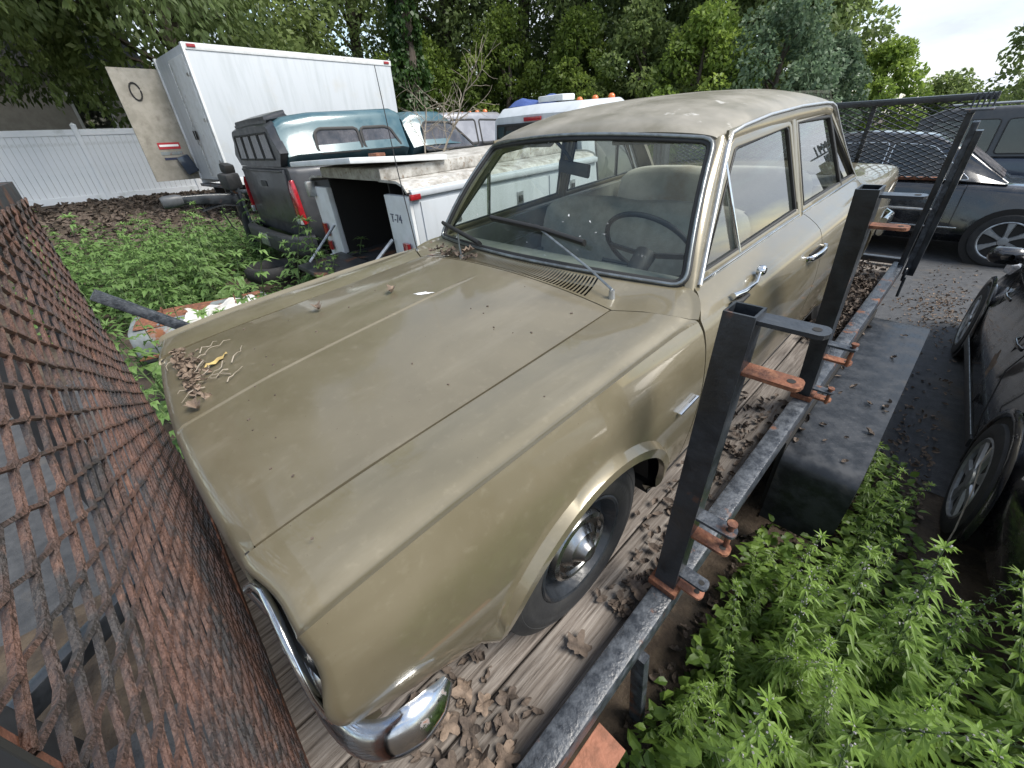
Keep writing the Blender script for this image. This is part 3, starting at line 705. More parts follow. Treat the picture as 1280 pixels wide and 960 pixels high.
    bumper = MB().sweep(sm, np.array(sec) * (1, 1), up=(0, 0, 1), scale=scs).build('front_bumper', 'chrome_worn', car, smooth=50)
    MB().bbox((-.80, .15, .36), (.80, .19, .50)).build('valance', 'gold', car)
    # grille and headlamps
    g = MB()
    for z in np.linspace(.54, .735, 9): g.sweep([(-.57, .150, z), (.57, .150, z)], rrect(.006, .012, .4))
    gr = g.build('grille', 'alu', car)
    MB().bbox((-.80, .19, .42), (.80, .24, .74)).build('radiator_support', 'dark', car)
    for sgn in (1, -1):
        c = (sgn * .715, .135, .60)
        pr = [(.02, .018), (.05, .024), (.085, .018), (.10, .0), (.10, -.05)]
        hl = MB().lathe([(0.001, -.022), (.04, -.020), (.07, -.012), (.088, 0.0), (.092, .03)], c, 'y', 28, sign=1).build('headlight', 'clear_lens', car, smooth=60)
        br = np.array([(.588, .118, .742), (.60, .132, .755), (.64, .142, .762), (.69, .143, .758), (.74, .140, .738), (.785, .134, .695), (.812, .128, .64), (.822, .126, .58), (.815, .126, .52), (.79, .128, .485), (.70, .128, .475), (.60, .128, .48), (.585, .122, .50), (.58, .118, .62), (.581, .117, .72)]) * (sgn, 1, 1)
        MB().sweep(br, rrect(.022, .020, .45), up=(0, 1, 0.01), closed=True).build('headlight_bezel', 'chrome', hl, smooth=60)
        MB().lathe([(.092, -.004), (.100, -.012), (.108, 0), (.108, .02)], c, 'y', 28).build('headlight_ring', 'chrome', hl, smooth=60)
        P = np.array([[(sgn * x, .152, z) for x in (.585, .82)] for z in (.48, .76)])
        MB().grid(P).build('bezel_plate', 'grey_plastic', hl, smooth=0)
    # wheels
    def wheel(cx, cy, sgn, r=.322):
        t = thing('wheel', None, None); t.parent = car; t.location = (cx, cy, r)
        w = .085
        tp = [(.185, -w * .8), (.20, -w * .95), (.235, -w), (.272, -w * .97), (.292, -w * .84), (r - .004, -w * .70), (r, -w * .5), (r, -w * .42), (r - .007, -w * .40), (r - .007, -w * .33), (r, -w * .31), (r, -.004), (r - .007, -.003), (r - .007, .003), (r, .004),
              (r, w * .31), (r - .007, w * .33), (r - .007, w * .40), (r, w * .42), (r, w * .5), (r - .004, w * .70), (.292, w * .84), (.285, w * .90), (.279, w * .93), (.277, w * .915), (.262, w * .985), (.250, w), (.248, w * .985), (.235, w), (.20, w * .95), (.185, w * .8)]
        MB().lathe(tp, (0, 0, 0), 'x', 56, sign=sgn).build('tyre', 'rubber', t, smooth=40)
        rp = [(.188, w * .82), (.192, w * .90), (.186, w * .93), (.178, w * .88), (.170, w * .60), (.160, w * .35), (.13, w * .25), (.10, w * .30), (.001, w * .30)]
        MB().lathe(rp, (0, 0, 0), 'x', 48, sign=sgn).build('rim', 'black_steel', t, smooth=40)
        hp = [(.128, w * .42), (.130, w * .62), (.124, w * .78), (.112, w * .84), (.104, w * .80), (.098, w * .70), (.082, w * .68), (.070, w * .80), (.062, w * .92), (.052, w * .86), (.046, w * .90), (.034, w * 1.10), (.028, w * 1.22), (.018, w * 1.26), (.001, w * 1.27)]
        hc = MB().lathe(hp, (0, 0, 0), 'x', 48, sign=sgn).build('hubcap', 'chrome_dull', t, smooth=30)
        return t
    wheel(.790, .860, 1); wheel(-.790, .860, -1); wheel(.775, 3.61, 1); wheel(-.775, 3.61, -1)
    # inner wheel houses and floor keep daylight out from under the wings
    for yc, r in ((.886, .415), (3.62, .36)):
        for sgn in (1, -1):
            a = np.linspace(.0, math.pi, 15)
            P = np.array([[(sgn * x, yc + r * math.cos(q), .25 + r * math.sin(q)) for q in a] for x in (.58, .835)])
            MB().grid(P).build('wheel_house', 'dark', car, smooth=180)
            MB().bbox((sgn * .58 - .01, yc - r, .22), (sgn * .58 + .01, yc + r, .70)).build('wheel_house', 'dark', car, smooth=0)
    MB().bbox((-.56, .30, .20), (.56, 1.45, .72)).build('engine_bay', 'dark', car, smooth=0)
    # interior
    MB().bbox((-.84, 1.30, .17), (.84, 4.6, .22)).build('floor_pan', 'dark', car, smooth=0)
    MB().bbox((-.80, 1.44, .24), (.80, 1.46, .80)).build('firewall', 'dark', car, smooth=0)
    for sgn in (1, -1):
        dp = MB().bbox((sgn * .715 - .015, 1.67, .26), (sgn * .715 + .015, 3.66, .900)).build('door_panel', 'trim_panel', car, smooth=35)
        MB().bbox((sgn * .698 - .004, 1.55, .755), (sgn * .698 + .004, 3.2, .762)).build('panel_strip', 'alu', dp)
        MB().bbox((sgn * .66 - .02, 1.9, .62), (sgn * .66 + .02, 2.35, .66)).build('armrest', 'dash', dp, bevel=.01)
    P = np.array([[(.72 * u, y + .07 * u * u * (y < 1.6), z) for u in np.linspace(-1, 1, 13)] for y, z in ((1.46, .885), (1.52, .905), (1.60, .902), (1.70, .892), (1.76, .875), (1.79, .83), (1.78, .70), (1.72, .60))])
    MB().grid(P, flip=True).build('dashboard', 'dash', car, smooth=40)
    def seat(yb, ztop, mm, name):
        s = thing(name, None, None); s.parent = car
        P = []
        for v, (dy, z, w) in enumerate(((.02, .45, .66), (0, .50, .66), (.03, .70, .665), (.07, .86, .66), (.095, ztop - .05, .645), (.115, ztop - .012, .61), (.135, ztop, .58), (.165, ztop - .004, .58), (.20, ztop - .04, .60), (.22, ztop - .2, .64), (.22, .40, .66))):
            P.append([(w * u, yb + dy - .015 * math.cos(u * 6) * (v < 5), z - .030 * abs(u)**6 - .012 * (1 - min(1, abs(u) * 4)) * (4 < v < 8)) for u in np.linspace(-1, 1, 33)])
        MB().grid(np.array(P), flip=False).build('seat_back', mm, s, smooth=180)
        MB().sweep([(-.64, yb - .25, .38), (.64, yb - .25, .38)], rrect(.50, .16, .35, 5), up=(0, 0, 1)).build('seat_cushion', mm, s, smooth=60)
    seat(2.33, .985, 'seat_cloth', 'front_bench'); seat(3.20, 1.02, 'seat_rear', 'rear_bench')
    MB().bbox((-.70, 3.42, .86), (.70, 3.82, .90)).build('parcel_shelf', 'trim_panel', car)
    # steering wheel, column, mirror
    sw = thing('steering_wheel', None, None); sw.parent = car
    c = np.array((.375, 1.975, .890)); ax = vnorm((0, .82, .57)); u1 = np.array((1., 0, 0)); u2 = np.cross(ax, u1)
    if u2[2] < 0: u2 = -u2
    ring = [c + .215 * (math.cos(a) * u1 + math.sin(a) * u2) for a in np.linspace(0, 2 * math.pi, 49)[:-1]]
    MB().tube(ring, .0115, 8, closed=True).build('rim', 'seal', sw, smooth=60)
    MB().sweep([c - .2 * u1 - .01 * ax, c - .06 * u1 - .03 * ax, c + .06 * u1 - .03 * ax, c + .2 * u1 - .01 * ax], rrect(.01, .035, .4), up=u2).build('spoke', 'plastic', sw)
    MB().tube([c - .03 * ax, c - .33 * ax], [.05, .035], 16).build('column', 'plastic', sw)
    MB().tube([c - .10 * ax - .03 * u1, c - .13 * ax - .16 * u1 + .05 * u2], [.006, .010], 8).build('shift_lever', 'plastic', sw)
    mr = thing('interior_mirror', None, None); mr.parent = car
    MB().sweep([(-.165, 2.00, 1.222), (.045, 1.955, 1.205)], rrect(.020, .058, .45), up=(0, .1, 1)).build('housing', 'plastic', mr, bevel=None)
    MB().tube([(-.08, 1.99, 1.24), (-.10, 1.95, 1.30), (-.12, 1.90, 1.352)], .008, 8).build('stalk', 'plastic', mr)
    for sx in (-.38, .36):
        MB().sweep([(sx - .19, 2.0, 1.335), (sx + .19, 2.0, 1.335)], rrect(.10, .018, .45), up=(0, -.5, 1)).build('sun_visor', 'headliner', car)
    # wipers
    for (px, py), (ex, ey), bl in (((.555, 1.425), (.10, .42), .46), ((-.30, 1.405), (-.52, .22), .44)):
        wp = thing('wiper', None, None); wp.parent = car
        piv = np.array((px, py, .905)); u_, v_ = ex / .735, ey
        tip = ws(ex / .72, ey * .55, .03) if px > 0 else ws(-.70, .085, .028)
        MB().tube([piv - (0, 0, .02), piv + (0, 0, .016)], [.013, .010], 12).build('pivot', 'alu', wp)
        MB().sweep([piv + (0, 0, .018), piv + (tip - piv) * .3 + (0, -.004, .024), tip], rrect(.009, .005, .3), up=(0, -.6, .8)).build('arm', 'alu_dark', wp)
        d = vnorm(ws(u_ + .2, .12) - ws(u_ - .2, .14)) if px > 0 else vnorm(ws(-.3, .02) - ws(-.95, .12))
        if px > 0: q = [tip - d * .30 + (0, 0, .006), tip, tip + d * .24 + (0, -.004, -.02)]
        else: q = [tip - d * .20, tip, tip + d * .26]
        MB().sweep(q, rrect(.018, .028, .3), up=(0, -.6, .8)).build('blade', 'seal', wp)
    # antenna on the far wing
    MB().tube([(-.74, 1.42, .86), (-.74, 1.42, .89)], [.016, .010], 10).build('antenna_base', 'chrome', car)
    MB().tube([(-.74, 1.42, .89), (-.74, 1.415, 1.30), (-.74, 1.424, 1.705)], [.0035, .0028, .002], 6).build('antenna', 'plastic', car)
    # door handles (near side and far side), side badge
    for sgn in (1, -1):
        for y0, pull in ((1.86, 0), (2.56, 1)):
            h = thing('door_handle', None, None); h.parent = car
            if not pull:      # mirror stalk left on the front door: a chrome arm with a round button
                MB().sweep(np.array([(.866, 1.70, .868), (.880, 1.76, .866), (.884, 1.86, .868), (.868, 1.93, .882)]) * (sgn, 1, 1), rrect(.018, .022, .45), up=(sgn * .6, 0, .8), scale=[1.2, 1.1, .6, .6]).build('arm', 'chrome', h, smooth=60)
                MB().lathe([(.001, .016), (.012, .016), (.019, .010), (.020, 0), (.018, -.012)], (sgn * .866, 1.945, .884), 'x', 18, sign=sgn).build('button', 'chrome', h, smooth=60)
                MB().sweep(np.array([(.874, 1.675, .852), (.886, 1.72, .845), (.886, 1.79, .845)]) * (sgn, 1, 1), rrect(.020, .028, .45), up=(sgn * .6, 0, .8), scale=[.5, 1, .7]).build('backing', 'seal', h, smooth=60)
            else:
                a = np.linspace(0, math.pi, 13)
                pth = np.array([(sgn * (.893 + .034 * math.sin(q)**.8), 2.57 - .105 * math.cos(q), .775 + .012 * math.sin(q)) for q in a])
                MB().sweep(pth, rrect(.012, .024, .45), up=(0, 0, 1), scale=1 + .3 * np.sin(a)).build('pull', 'chrome', h, smooth=60)
                MB().lathe([(.001, .014), (.010, .014), (.013, 0)], (sgn * .898, 2.70, .775), 'x', 14, sign=sgn).build('button', 'chrome', h, smooth=60)
                MB().box((sgn * .8935, 2.57, .775), (.006, .15, .03)).build('cup', 'seal', h, bevel=.002)
        MB().sweep([(sgn * .911, 1.30, .615), (sgn * .911, 1.42, .620)], rrect(.008, .022, .3), up=(sgn, 0, 0.01)).build('side_badge', 'chrome', car)
        MB().sweep([(sgn * .913, 1.305, .615), (sgn * .913, 1.415, .620)], rrect(.008, .006, .3), up=(sgn, 0, 0.01)).build('badge_inlay', 'seal', car)
    return car
car = make_car()

# ------------------------------------------------------------------ the trailer (same axes as the sedan)
def expanded_mesh(x0, x1, z0, z1, lwd=.120, swd=.052, wid=.0054, dep=.0066, yf=lambda z: 0.0, lean=.25):
    mb = MB(); nx = int((x1 - x0) / (lwd / 2)); nz = int((z1 - z0) / (swd / 2)); h = lwd / 2
    ca, sa = math.cos(lean), math.sin(lean)
    for j in range(nz + 1):
        zc = z0 + j * swd / 2; path = []
        for i in range(nx + 1):
            sg = 1 if (i + j) % 2 else -1
            x = x0 + i * h; k = swd / 4 - wid * .35
            for dx in ((-.12, .12) if 0 < i < nx else (0,)):
                path.append((x + dx * h, zc + sg * k))
        path = np.array(path); n = len(path)
        y = np.array([yf(z) for z in path[:, 1]])
        c = np.stack([path[:, 0], y, path[:, 1]], 1)
        jit = rng.normal(0, .0009, (n, 3)); c = c + jit; c[:, 1] += .005 * np.sin(c[:, 0] * 3.1 + 1.2 * np.sin(c[:, 2] * 2.3)) + .0025 * np.sin(c[:, 0] * 9.7 + c[:, 2] * 7); c[:, 2] += .003 * np.sin(c[:, 0] * 2.2 + 1)
        a, b = wid / 2, dep / 2
        off = [(0, -b * ca + a * sa, -b * sa - a * ca), (0, b * ca + a * sa, b * sa - a * ca), (0, b * ca - a * sa, b * sa + a * ca), (0, -b * ca - a * sa, -b * sa + a * ca)]
        P = np.stack([c + np.array(o) for o in off], 1)
        mb.grid(P, wrap=True)
    return mb

def tread_plate(x0, x1, y0, y1, z):
    mb = MB(); k = 0
    for i, x in enumerate(np.arange(x0 + .015, x1 - .01, .026)):
        for j, y in enumerate(np.arange(y0 + .015, y1 - .01, .026)):
            a = R(45) if (i + j) % 2 else R(-45); l, w = .0110, .0034
            d = np.array((math.cos(a), math.sin(a), 0)); e = np.array((-d[1], d[0], 0)); c = np.array((x, y, z))
            V = [c - d * l, c - e * w, c + d * l, c + e * w, c - d * l * .4 + (0, 0, .0005), c + d * l * .4 + (0, 0, .0005)]
            mb.add(V, [(0, 1, 4), (1, 2, 5), (1, 5, 4), (2, 3, 5), (3, 0, 4), (3, 4, 5)])
    return mb

def make_trailer():
    t = thing('equipment_trailer', 'black steel flatbed trailer with rusty mesh gates and grey plank deck', 'trailer', matrix=M_TR)
    # deck planks, each a piece of its own
    n = 11; w = 2.052 / n
    for i in range(n):
        x0 = -1.026 + i * w; y1 = 5.02 + random.uniform(-.03, .01); g = .0045
        dz = random.uniform(-.004, .0)
        ys = np.linspace(-.06, y1, 26); P = []
        for y in ys:
            zz = dz + .0025 * math.sin(y * 2.1 + i) + random.gauss(0, .0008)
            xl = x0 + g * (.4 + random.random()); xr = x0 + w - g * (.4 + random.random())
            P.append([(xl, y, -.042), (xl, y, zz - .006), (xl + .006, y, zz), (xr - .006, y, zz), (xr, y, zz - .006), (xr, y, -.042)])
        MB().grid(np.array(P), wrap=True, flip=True).build('plank', 'wood', t, smooth=30)
    MB().bbox((-1.02, -.04, -.10), (1.02, 4.98, -.055)).build('deck_bearers', 'dark', t, smooth=0)
    # side rails
    for sgn in (1, -1):
        MB().sweep([(sgn * 1.068, -.05, .040), (sgn * 1.068, 4.80, .040)], rrect(.076, .096, .12), up=(0, 0, 1)).build('side_rail', 'rail_steel', t, smooth=40)
        MB().sweep([(sgn * 1.055, -.05, -.085), (sgn * 1.055, 5.0, -.085)], rrect(.05, .13, .1), up=(0, 0, 1)).build('frame_channel', 'black_steel', t, smooth=40)
    for y in (.0, 1.0, 2.0, 3.0, 4.0, 4.9):
        MB().sweep([(-1.03, y, -.13), (1.03, y, -.13)], rrect(.06, .08, .1), up=(0, 0, 1)).build('cross_member', 'black_steel', t, smooth=40)
    MB().sweep([(1.10, .86, -.03), (1.13, .86, -.60)], rrect(.05, .035, .1), up=(0, 1, 0)).build('support_leg', 'rail_steel', t)
    for sgn in (1, -1):
        MB().sweep([(sgn * .95, -.06, -.13), (0, -1.35, -.13)], rrect(.06, .10, .1), up=(0, 0, 1)).build('tongue_beam', 'black_steel', t, smooth=40)
    MB().tube([(0, -1.1, -.62), (0, -1.1, .25)], .035, 14).build('tongue_jack', 'rail_steel', t)
    # stake posts with hinge ears
    ear_m = {}
    def post(base, top, sx, sy, ears, sgn=1):
        base = np.array(base, float); top = np.array(top, float); S = np.array((sgn, 1, 1))
        d = vnorm(top - base); wall = .006
        p = thing('stake_post', None, None); p.parent = t
        P0, P1 = base, top
        outer = [(-sx / 2, -sy / 2), (sx / 2, -sy / 2), (sx / 2, sy / 2), (-sx / 2, sy / 2)]
        inner = [(a * (1 - 2 * wall / sx), b * (1 - 2 * wall / sy)) for a, b in outer]
        mb = MB(); rows = []
        for o, pt in ((outer, P0), (outer, P1), (inner, P1), (inner, P1 - d * .35)):
            rows.append([(pt[0] + a, pt[1] + b, pt[2]) for a, b in o])
        R_ = np.array(rows) * S
        mb.grid(R_, wrap=True, flip=(sgn < 0))
        mb.build('tube', 'black_steel', p, smooth=0)
        for q, (z, L, mm, w_) in enumerate(ears):
            f = (z - base[2]) / (top[2] - base[2]); c = base + (top - base) * f
            x0 = c[0] + sx / 2 - .004; yc = c[1] + .004
            hole = .009; seg = 10; mb = MB()
            xe = x0 + L; th = .005
            a = np.linspace(-math.pi / 2, math.pi / 2, 7); rr = w_ / 2
            outl = [(x0, yc - rr)] + [(xe - rr * .6 + rr * .6 * math.cos(k), yc + rr * math.sin(k)) for k in a] + [(x0, yc + rr)]
            mb.prism([(u * sgn, v) for u, v in outl], 'z', z - th, z + th)
            e = mb.build('hinge_ear', mm, p, smooth=0)
            MB().lathe([(.0002, .0), (hole, .0)], (sgn * (xe - rr), yc, z + th + .0008), 'z', 12).build('pin_hole', 'dark', e, smooth=0)
        MB().box((base[0] * sgn, base[1], base[2] + .012), (sx + .028, sy + .03, .03)).build('weld_collar', 'rust', p, bevel=.006)
        return p
    def pin(x, y, z0, z1, sgn=1):
        MB().tube([(sgn * x, y, z0), (sgn * x, y, z1 - .008), (sgn * x, y, z1 - .008), (sgn * x, y, z1)], [.008, .008, .014, .014], 12).build('hinge_pin', 'rust', t)
    e1 = [(1.055, .135, 'black_steel', .05), (.93, .125, 'rust', .05), (.44, .11, 'rail_steel', .045), (.365, .11, 'rust', .045), (.175, .09, 'rail_steel', .045), (.125, .085, 'rust_plate', .045)]
    post((1.062, 1.075, .088), (1.066, 1.188, 1.07), .070, .064, e1)
    pin(1.062 + .035 + .088, 1.123, .355, .475)
    e2 = [(1.125, .12, 'black_steel', .05), (1.02, .11, 'rust', .05), (.46, .11, 'rail_steel', .045), (.375, .11, 'rust', .045), (.16, .09, 'rail_steel', .045), (.10, .09, 'rust', .045)]
    post((1.064, 2.46, .088), (1.078, 2.12, 1.15), .066, .085, e2)
    pin(1.068 + .033 + .09, 2.35, .37, .485); pin(1.064 + .033 + .07, 2.44, .09, .185)
    # rust coloured stub at the front corner
    MB().bbox((1.108, .30, -.055), (1.20, .625, -.045)).build('corner_plate', 'rust_plate', t, smooth=0, bevel=.002)
    # front gate
    gate = thing('front_gate', None, None); gate.parent = t; tag(gate, label='rusty expanded mesh front gate with black top strip')
    yf = lambda z: -.052 + .088 * z
    expanded_mesh(-1.03, 1.035, .02, 1.40, yf=yf).build('mesh_panel', 'mesh_rust', gate, smooth=0, kind='stuff')
    sl = math.atan(.088)
    MB().box((0, yf(1.40) - .014, 1.40), (2.16, .008, .115), rot=(-sl, 0, 0)).build('top_strip', 'plate_black', gate, smooth=0, bevel=.0015)
    MB().box((0, yf(1.455) - .035, 1.457), (2.16, .05, .008), rot=(-sl, 0, 0)).build('top_flange', 'plate_black', gate, smooth=0, bevel=.0015)
    MB().box((0, yf(.03) - .02, .02), (2.10, .05, .05), rot=(-sl, 0, 0)).build('bottom_bar', 'rust', gate, smooth=0, bevel=.003)
    for sgn in (1, -1):
        MB().box((sgn * 1.035, yf(.70) - .014, .70), (.085 if sgn > 0 else .03, .007, 1.40), rot=(-sl, 0, 0)).build('edge_plate', 'rust_plate', gate, smooth=0, bevel=.0015)
        if sgn > 0: MB().box((sgn * 1.078, yf(.70) + .004, .70), (.008, .055, 1.44), rot=(-sl, 0, 0)).build('edge_flange', 'plate_black', gate, smooth=0, bevel=.0015)
    for x in (-.35, .36):
        MB().box((x, yf(.70) - .03, .70), (.045, .045, 1.36), rot=(-sl, 0, 0)).build('upright', 'plate_black', gate, smooth=0, bevel=.004)
    MB().sweep([(-1.075, .06, 1.03), (-1.075, .92, .07)], rrect(.045, .045, .15), up=(0, .7, .7)).build('gate_brace', 'rail_steel', gate)
    # rear gate
    rg = thing('rear_gate', None, None); rg.parent = t; tag(rg, label='upright black ramp gate with mesh top behind the sedan')
    expanded_mesh(-1.06, 1.08, .70, 1.20, lwd=.075, swd=.034, yf=lambda z: 4.94, wid=.006).build('mesh_panel', 'black_steel', rg, smooth=0, kind='stuff')
    MB().sweep([(-1.12, 4.95, 1.215), (1.19, 4.95, 1.205)], rrect(.05, .04, .1), up=(0, 0, 1)).build('top_bar', 'black_steel', rg)
    MB().sweep([(-1.12, 4.955, .69), (1.10, 4.955, .69)], rrect(.03, .02, .1), up=(0, 0, 1)).build('middle_bar', 'rust', rg)
    MB().sweep([(-1.12, 4.955, .05), (1.10, 4.955, .05)], rrect(.05, .05, .1), up=(0, 0, 1)).build('bottom_bar', 'black_steel', rg)
    for x in (-.55, .0, .52):
        MB().sweep([(x, 4.965, .05), (x, 4.965, 1.20)], rrect(.03, .03, .1), up=(0, 1, 0)).build('upright', 'black_steel', rg)
    MB().tube([(.45, 4.85, .50), (1.12, 4.80, .50)], .010, 8).build('latch_rod', 'alu', rg)
    for sgn in (1, -1):
        for k, (dx, m_) in enumerate(((0, 'black_steel'), (.050, 'rail_steel'), (.085, 'black_steel'))):
            MB().sweep([(sgn * (1.085 + dx), 4.78 - .02 * k, .02), (sgn * (1.095 + dx), 4.74 - .02 * k, 1.13 - .05 * k)], rrect(.036, .10 - .025 * k, .1), up=(0, 1, 0)).build('gate_post', m_, rg, smooth=30)
        MB().box((sgn * 1.13, 4.77, 1.145), (.14, .16, .012)).build('cap_plate', 'rail_steel', rg, bevel=.002)
        for q in range(5 if sgn > 0 else 0):
            MB().box((sgn * (1.08 + .026 * q), 4.84, 1.19), (.010, .012, .09)).build('cap_rib', 'rail_steel', rg)
    ring = [(1.135, 4.70 + .028 * math.cos(a), .03 + .05 * math.sin(a)) for a in np.linspace(0, 2 * math.pi, 17)[:-1]]
    MB().tube(ring, .009, 8, closed=True).build('lock_ring', 'black_steel', t)
    MB().tube([(1.145, 4.72, .0), (1.15, 4.70, -.16)], .010, 8).build('lock_pin', 'black_steel', t)
    # fenders
    for sgn in (1, -1):
        f = thing('fender', None, None); f.parent = t
        y0, y1 = 2.16, 4.02; prof = [(y0 - .03, -.55), (y0 - .03, -.16), (y0 - .022, -.115), (y0, -.085), (y0 + .035, -.070), (y0 + .08, -.066), (y1 - .08, -.066), (y1 - .03, -.074), (y1, -.10), (y1 + .03, -.16), (y1 + .06, -.40)]
        P = np.array([[(sgn * x, y, z) for y, z in prof] for x in (1.112, 1.425)])
        MB().grid(P, flip=(sgn > 0)).build('skin', 'diamond', f, smooth=50)
        lip = np.array([[(sgn * 1.425, y, z) for y, z in prof], [(sgn * 1.428, y, z - .045) for y, z in prof]])
        MB().grid(lip, flip=(sgn > 0)).build('lip', 'diamond', f, smooth=50)
        tread_plate(1.115, 1.42, y0 + .07, y1 - .07, -.066).build('tread', 'diamond', f, smooth=0, kind='stuff') if sgn > 0 else None
        if sgn > 0:
            mb = tread_plate(1.115, 1.42, -.50, -.17, 0)
            V = np.vstack(mb.V); mb.V = [np.stack([V[:, 0], y0 - .03 - V[:, 2], V[:, 1]], 1)]
            mb.F = [q[::-1] for q in mb.F]
            mb.build('front_tread', 'diamond', f, smooth=0, kind='stuff')
        for yc in (2.66, 3.50):
            tw = thing('trailer_wheel', None, None); tw.parent = t; tw.location = (sgn * 1.27, yc, -.42)
            MB().lathe([(.17, -.09), (.22, -.10), (.30, -.095), (.33, -.07), (.335, 0), (.33, .07), (.30, .095), (.22, .10), (.17, .09)], (0, 0, 0), 'x', 36, sign=sgn).build('tyre', 'rubber', tw, smooth=40)
            MB().lathe([(.17, .09), (.16, .04), (.10, .03), (.08, .06), (.001, .07)], (0, 0, 0), 'x', 30, sign=sgn).build('rim', 'white_dirty', tw, smooth=40)
        MB().bbox((sgn * 1.10 - .01, y0, -.5), (sgn * 1.10 + .01, y1, -.02)).build('fender_backing', 'dark', f, smooth=0)
    return t
trailer = make_trailer()

# ------------------------------------------------------------------ leaves, twigs and litter
def leaf_shape(L=.09, w=.05, curl=.3, lobes=0, seed=0):
    r = random.Random(seed); mb = MB(); n = 6; rows = []
    for i in range(n + 1):
        t = i / n; ww = w * math.sin(math.pi * min(1, t * .96 + .03))**.8 * (1 + .35 * (lobes and math.cos(t * lobes * 6.28)) + r.uniform(-.12, .12)) / 2
        z = curl * L * (t - .5)**2 + r.uniform(-.06, .06) * L
        rows.append([(-ww, (t - .5) * L, z + ww * curl * 1.2 + r.uniform(-.05, .05) * L), (0, (t - .5) * L, z), (ww, (t - .5) * L, z + ww * curl * 1.2 + r.uniform(-.05, .05) * L)])
    return mb.grid(np.array(rows))
def crumpled_leaf(L, seed):
    """flat-lying lobed leaf with a curled rim"""
    r = random.Random(seed); n = 30; mb = MB(); rows = []
    tips = [0, 1.05, 2.05, -1.05, -2.05]; cx = r.uniform(-.6, .6); cy = r.uniform(-.4, .6); fold = r.uniform(.2, .9); ph = r.uniform(0, 6)
    for k in (.02, .35, .65, .85, 1.0):
        row = []
        for i in range(n):
            a = -math.pi + 2 * math.pi * (i + .5) / n
            d = min(abs((a - t + math.pi) % (2 * math.pi) - math.pi) for t in tips)
            rad = .5 * L * (1.0 - .45 * min(1, d / .52)**1.3 + r.uniform(-.09, .06)) * (.8 if abs(a) > 1.6 else 1)
            x, y = rad * k * math.sin(a), rad * k * math.cos(a)
            z = L * (.5 * fold * (x / L + cx * .2)**2 * 2 + .35 * cy * (y / L)**2 * 2 + .06 * math.sin(9 * x / L + ph) * k + .10 * k * k * math.sin(3 * a + ph) + r.uniform(-.02, .02) * k) + .004
            row.append((x, y, z))
        rows.append(row)
    return mb.grid(np.array(rows), wrap=True)
def scatter_leaves(name, pts, mlist, size, label, cat, matrix=None, tilt=.5, flat=False):
    """one joined litter object"""
    mb = MB(); base = [leaf_shape(1, random.uniform(.4, .65), random.uniform(.2, 1.0), random.choice((0, 0, 3)), k) for k in range(8)]
    base = [(np.vstack(b.V), b.F) for b in base]
    for p in pts:
        V, F = random.choice(base); s = size * random.uniform(.5, 1.3)
        e = np.array(Euler((random.gauss(0, tilt), random.gauss(0, tilt), random.uniform(0, 6.28))).to_matrix())
        mb.add((V * s) @ e.T + np.array(p), F)
    o = mb.build(name, mlist, smooth=0, kind='stuff'); tag(o, label)
    if matrix is not None: o.matrix_world = matrix
    return o
